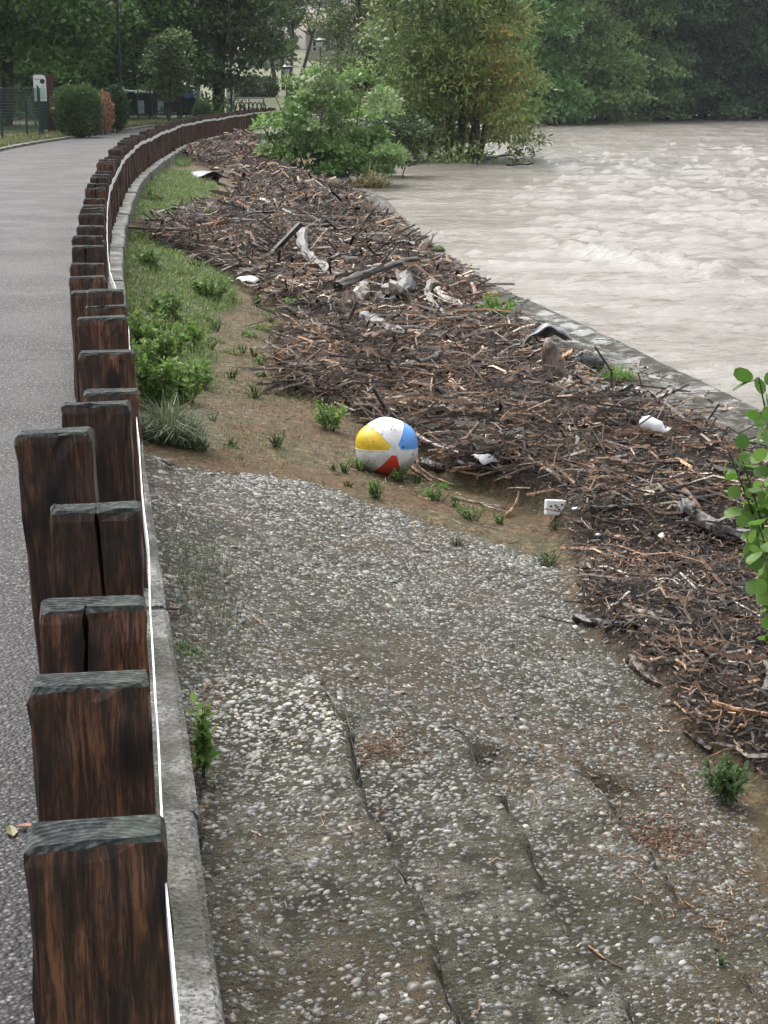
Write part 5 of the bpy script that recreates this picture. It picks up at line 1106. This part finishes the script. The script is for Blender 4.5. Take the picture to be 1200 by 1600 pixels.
# snagged branches and flotsam in the river
def floatb(px0, py0, px1, py1, r, label):
    p = P(px0, py0, WATER + 0.10); q = P(px1, py1, WATER + 0.12); put_stick(p, q, r, W_DARK, label, cat='branch', name='floating_branch', fork=True)
floatb(752, 247, 792, 241, 0.06, 'dark branch snagged in the water beside the willow'); floatb(792, 257, 834, 256, 0.05, 'dark branch floating past the snagged one')
p = P(807, 255, WATER); n = 90; c = rng.normal(0, 1, (n, 3)) * [0.22, 0.15, 0.2] + [0, 0, 0.3]
link('floating_sprig', quads_to(leafq(c, rdir(n, 0.3), rdir(n, 0.6), 0.16, 0.07), shade([(0.18, 0.19, 0.05), (0.12, 0.15, 0.05)], n), 'floating_sprig'), label='yellow green leafy sprig sticking out of the water', cat='sprig', kind='stuff', loc=p)
# flooded bench table, pale green
tb = P(765, 216, WATER); e = link('picnic_table', None, label='pale green tilted table standing in the water behind the willow', cat='table', loc=tb)
pg = plain('pale_green_paint', (0.28, 0.36, 0.33), 0.5); a = Acc(); a.box((-1.0, -0.5, 0.72), (1.1, 0.5, 0.80)); link('table_top', a.mesh('table_top', pg), e)
for lx in (-0.7, 0.8):
    a = Acc(); a.box((lx - 0.06, -0.3, -0.6), (lx + 0.06, 0.3, 0.72)); link('leg', a.mesh('leg', plain('dark_leg', (0.03, 0.035, 0.035), 0.5)), e)
e.rotation_euler = (R(14), R(-13), R(10))
wf = [P(x, y, WATER) for x, y in ((655, 238), (668, 232), (645, 246))]

# ------------------------------------------------------------------ far side of the road: mesh fence, sign, court, lamps, house
GRNM = plain('green_metal', (0.018, 0.045, 0.04), 0.45)
mf = link('mesh_fence', None, label='dark green wire mesh fence on posts across the road', cat='fence')
def Lft(px, py): return P(px, py, 0.08)
fl = [(-40, 226), (4, 219), (43, 216), (63, 214), (84, 206)]; fp_ = [Lft(*q) for q in fl]
for k, p in enumerate(fp_):
    a = Acc(); a.tube([(p[0], p[1], -0.2), (p[0], p[1], 1.66)], 0.035, 8); link('fence_post', a.mesh('fence_post', GRNM), mf)
a = Acc(); p = fp_[2]; a.tube([(p[0] + 0.55, p[1] - 0.4, 0.0), (p[0] + 0.05, p[1], 1.3)], 0.03, 6); link('brace', a.mesh('brace', GRNM), mf)
for k in range(len(fp_) - 1):
    p, q = fp_[k], fp_[k + 1]; a = Acc(); L = np.hypot(*(q - p)[:2]); nv = int(L / 0.09)
    for i in range(nv + 1):
        x, y = (p + (q - p) * i / nv)[:2]; a.tube([(x, y, 0.25), (x, y, 1.6)], 0.006, 3, cap=False)
    for z in np.arange(0.25, 1.61, 0.09): a.tube([(p[0], p[1], z), (q[0], q[1], z)], 0.006, 3, cap=False)
    link('wire_panel', a.mesh('wire_panel', GRNM), mf)
# sign panel: white board with a small dark emblem, lines and a green band
Ys = float(Lft(63, 214)[1]) + 0.8; p0 = PY(54, 158, Ys); p1 = PY(71, 117, Ys); cx = (p0[0] + p1[0]) / 2
sg = link('sign_board', None, label='white rounded information board with a green lower band behind the mesh fence', cat='sign', loc=(cx, Ys, 0.0)); wS = (p1[0] - p0[0]) / 2; z0, z1 = p0[2], p1[2]
sm_w = plain('sign_white', (0.74, 0.77, 0.78), 0.4, 0.05); sm_g = plain('sign_green', (0.42, 0.60, 0.50), 0.4, 0.08); sm_k = plain('sign_dark', (0.03, 0.035, 0.04), 0.5)
a = Acc(); prof = [(-wS, z0), (wS, z0), (wS, z1 - 0.12), (wS * 0.75, z1 - 0.02), (wS * 0.3, z1), (-wS * 0.8, z1), (-wS, z1 - 0.03)]; n = len(prof)
V = [(x, -0.02, z) for x, z in prof] + [(x, 0.02, z) for x, z in prof]; a.add(V, [list(range(n)), list(range(n, 2 * n))[::-1]] + [[i, (i + 1) % n, n + (i + 1) % n, n + i][::-1] for i in range(n)]); link('board', a.mesh('board', sm_w), sg)
a = Acc(); a.box((-wS * 0.9, -0.028, z0 + 0.06), (wS * 0.9, -0.021, z0 + 0.42)); link('band', a.mesh('band', sm_g), sg)
a = Acc(); an_ = np.arange(12) / 12 * 6.2832; a.tube([(wS * 0.45, -0.021, z1 - 0.2), (wS * 0.45, -0.03, z1 - 0.2)], 0.08, 12); link('emblem', a.mesh('emblem', sm_k), sg)
for k, (xx0, xx1, zz) in enumerate(((-0.75, 0.1, 0.12), (-0.75, -0.3, 0.32), (0.3, 0.75, 0.34), (-0.7, 0.6, 0.46), (-0.7, 0.4, 0.56))):
    a = Acc(); a.box((wS * xx0, -0.027, z1 - zz - 0.03), (wS * xx1, -0.021, z1 - zz)); link('text_line', a.mesh('text_line', plain('sign_grey', (0.32, 0.36, 0.38), 0.5)), sg)
a = Acc(); a.tube([(0, 0.06, -0.2), (0, 0.06, z1 - 0.1)], 0.04, 8); link('post', a.mesh('post', GRNM), sg)
# reddish brown panel beside it
p0 = PY(70, 160, Ys + 3); p1 = PY(80, 116, Ys + 3); a = Acc(); a.box((-0.14, -0.03, -0.2), (0.14, 0.03, p1[2])); link('notice_panel', a.mesh('notice_panel', plain('red_brown', (0.05, 0.018, 0.012), 0.6)), label='narrow red brown panel standing behind the white board', cat='panel', loc=(p0[0] + 0.2, Ys + 3, 0.0))
# dark screened court
Yc = 76.0; c0 = PY(193, 180, Yc); c1 = PY(306, 180, Yc); ct = PY(193, 138, Yc)[2]
ce = link('screened_court', None, label='dark screened court fence with a white top rail behind the bushes', cat='fence', loc=(c0[0], Yc, 0.0)); W_ = c1[0] - c0[0]
scm = plain('dark_screen', (0.010, 0.014, 0.020), 0.7); wp = plain('white_rail', (0.66, 0.70, 0.74), 0.4)
for k in range(5):
    a = Acc(); a.box((W_ * k / 5 + 0.03, -0.02, 0.35), (W_ * (k + 1) / 5 - 0.03, 0.02, ct - 0.14)); link('screen_panel', a.mesh('screen_panel', scm), ce)
for k in range(6):
    a = Acc(); a.tube([(W_ * k / 5, 0, -0.2), (W_ * k / 5, 0, ct)], 0.04, 8); link('fence_post', a.mesh('fence_post', GRNM), ce)
a = Acc(); a.tube([(0.0, -0.05, ct - 0.10), (W_ * 0.42, -0.05, ct - 0.18)], 0.055, 8); link('top_rail', a.mesh('top_rail', wp), ce)
a = Acc(); a.box((-0.08, -0.08, ct - 0.45), (0.08, 0.08, ct + 0.08)); link('rail_bracket', a.mesh('rail_bracket', wp), ce)
for (k, x) in ((0, 0.25), (1, 0.52)):
    a = Acc(); a.box((W_ * x - 0.14, -0.04, ct - 1.15), (W_ * x + 0.14, -0.024, ct - 0.55)); link('pale_window', a.mesh('pale_window', plain('pale_pane', (0.25, 0.30, 0.33), 0.3)), ce)
bl = PY(287, 152, Yc - 0.5); br = PY(303, 145, Yc - 0.5); a = Acc(); a.box((0, -0.25, 0), (br[0] - bl[0], 0.25, br[2] - bl[2])); t_ = a.mesh('blue_cover', plain('blue_tarp', (0.03, 0.12, 0.36), 0.5))
o = link('blue_cover', t_, ce); o.location = (bl[0] - c0[0], -0.3, bl[2]); o['label'] = 'folded blue cover on the end of the court fence'
# lamp posts
def lamp(px, Y, ztop, label, head='disc', r=0.045):
    x = PY(px, 140, Y)[0]; z0 = ground_z(x, Y); e = link('park_lamp', None, label=label, cat='lamp post', loc=(x, Y, z0)); h = ztop - z0; mk = plain('lamp_black', (0.012, 0.014, 0.014), 0.4)
    a = Acc(); a.tube([(0, 0, -0.3), (0, 0, 0.6), (0, 0, 0.62), (0, 0, h)], [r * 1.5, r * 1.5, r, r * 0.8], 8); link('pole', a.mesh('pole', mk), e)
    if head == 'disc':
        a = Acc(); a.tube([(0, 0, h - 0.05), (0, 0, h + 0.05), (0, 0, h + 0.2)], [0.36, 0.42, 0.12], 14); link('lamp_cap', a.mesh('lamp_cap', mk), e)
        a = Acc(); a.tube([(0, 0, h - 0.35), (0, 0, h - 0.06)], [0.12, 0.22], 12); link('lamp_glass', a.mesh('lamp_glass', plain('lamp_glass', (0.6, 0.63, 0.62), 0.3)), e)
    elif head == 'arm':
        a = Acc(); a.tube([(0, 0, h), (0.5, 0, h + 0.15), (1.2, 0, h + 0.2)], 0.04, 6); link('arm', a.mesh('arm', mk), e); a = Acc(); a.box((0.9, -0.15, h + 0.16), (1.5, 0.15, h + 0.28)); link('lamp_head', a.mesh('lamp_head', mk), e)
    return e
lamp(448, 96, PY(448, 106, 96)[2], 'short dark park lamp with a white globe under its cap')
lamp(501, 112, PY(501, 64, 112)[2], 'taller dark park lamp with a flat cap by the shrub bed')
lamp(189, 64, 9.0, 'very tall dark lamp post rising beside the hedge bushes', 'arm', 0.06)
lamp(361, 72, 6.0, 'thin dark lamp post standing beside the thick trunk', 'arm', 0.045)
# concrete post
x = PY(308, 100, 90)[0]; a = Acc(); a.tube([(0, 0, -0.3), (0, 0, PY(308, 100, 90)[2] - 0.2), (0, 0, PY(308, 98, 90)[2])], [0.16, 0.14, 0.20], 10); link('stone_pillar', a.mesh('stone_pillar', plain('pillar_grey', (0.24, 0.25, 0.25), 0.7)), label='slim grey stone pillar between the trees', cat='pillar', loc=(x, 90, 0))
# white boards by the trunk
for k, (px0, px1, pt, lab) in enumerate(((354, 358, 128, 'narrow white board edge right beside the thick trunk'), (359, 365, 122, 'white banner board standing beyond the thin lamp post'))):
    q0 = PY(px0, 155, 92); q1 = PY(px1, pt, 92); a = Acc(); w = (q1[0] - q0[0]); a.box((0, -0.03, -0.2), (w, 0.03, q1[2]))
    link('white_board', a.mesh('white_board', plain('board_white', (0.78, 0.80, 0.82), 0.4, 0.05)), label=lab, cat='board', loc=(q0[0], 92, 0.0))
# bicycle stands: rails with hoops
rx0 = PY(366, 160, 80)[0]; rx1 = PY(412, 160, 80)[0]; e = link('bicycle_stand', None, label='dark metal bicycle stands with a pale top rail beyond the fence end', cat='bicycle stand', loc=(rx0, 80, 0.0)); Wd = rx1 - rx0; zt = PY(366, 153, 80)[2]
a = Acc(); a.tube([(0, 0, zt), (Wd, 0, zt)], 0.035, 8); link('top_rail', a.mesh('top_rail', plain('rail_pale', (0.5, 0.52, 0.53), 0.35)), e)
for k in range(7):
    x = Wd * (k + 0.3) / 7; a = Acc(); t = np.linspace(0, math.pi, 9); a.tube(np.stack([x + 0.14 - 0.14 * np.cos(t), -0.2 + 0 * t, 0.35 + 0.55 * np.sin(t)], 1), 0.03, 6); a.tube([(x, -0.2, -0.2), (x, -0.2, 0.36)], 0.03, 6); a.tube([(x + 0.28, -0.2, -0.2), (x + 0.28, -0.2, 0.36)], 0.03, 6); link('hoop', a.mesh('hoop', plain('hoop_black', (0.012, 0.013, 0.015), 0.4)), e)
for k in range(3):
    x = Wd * k / 2; a = Acc(); a.tube([(x, 0, -0.2), (x, 0, zt)], 0.035, 8); link('rail_post', a.mesh('rail_post', plain('rail_post', (0.35, 0.37, 0.38), 0.4)), e)
# houses up the slope
def house(px0, px1, pyt, pyb, Y, label, wallc, roofc, win, name='house', depth=8.0, roof_h=1.8):
    q0 = PY(px0, pyb, Y); q1 = PY(px1, pyt, Y); w = q1[0] - q0[0]; z0 = ground_z(q0[0] + w / 2, Y); h = q1[2] - z0
    e = link(name, None, label=label, cat='house', loc=(q0[0], Y, z0)); a = Acc(); a.box((0, 0, -1.5), (w, depth, h)); link('wall', a.mesh('wall', plain('wall_' + name, wallc, 0.8, 0.12, 2)), e)
    a = Acc(); o = 0.4; V = [(-o, -o, h), (w + o, -o, h), (w + o, depth + o, h), (-o, depth + o, h), (-o, depth / 2, h + roof_h), (w + o, depth / 2, h + roof_h)]
    a.add(V, [[0, 1, 5, 4], [2, 3, 4, 5], [3, 0, 4], [1, 2, 5], [3, 2, 1, 0]]); link('roof', a.mesh('roof', plain('roof_' + name, roofc, 0.8, 0.3, 3)), e)
    for (fx0, fx1, fz0, fz1) in win:
        a = Acc(); a.box((w * fx0, -0.06, h * fz0), (w * fx1, -0.01, h * fz1)); f_ = link('window', a.mesh('window', plain('window_frame', (0.5, 0.5, 0.48), 0.5)), e)
        a = Acc(); a.box((w * fx0 + 0.1, -0.10, h * fz0 + 0.1), (w * fx1 - 0.1, -0.065, h * fz1 - 0.1)); link('pane', a.mesh('pane', plain('window_glass', (0.04, 0.05, 0.06), 0.15)), f_)
house(478, 560, 48, 96, 172, 'cream house with tall windows among trees up the slope', (0.34, 0.31, 0.24), (0.24, 0.17, 0.12), [(0.12, 0.22, 0.3, 0.85), (0.36, 0.48, 0.3, 0.85), (0.62, 0.74, 0.3, 0.85), (0.84, 0.94, 0.3, 0.85)])
house(378, 440, 78, 112, 150, 'plain pale grey outbuilding below the cream house', (0.33, 0.33, 0.34), (0.30, 0.20, 0.15), [(0.2, 0.32, 0.3, 0.8)], name='outbuilding', roof_h=1.2)
# ------------------------------------------------------------------ damp air over the river
a = Acc(); a.box((-165, -25, -4.2), (225, 235, 34)); hz = a.mesh('haze', [])
mh = bpy.data.materials.new('damp_air'); mh.use_nodes = True; mh.node_tree.nodes.clear(); ho = mh.node_tree.nodes.new('ShaderNodeOutputMaterial'); hv = mh.node_tree.nodes.new('ShaderNodeVolumePrincipled')
hv.inputs['Color'].default_value = (0.86, 0.92, 1.0, 1); hv.inputs['Density'].default_value = 0.00022; mh.node_tree.links.new(hv.outputs[0], ho.inputs['Volume']); hz.materials.append(mh)
link('haze', hz, kind='stuff', label='thin damp haze hanging over the river and park', cat='haze')
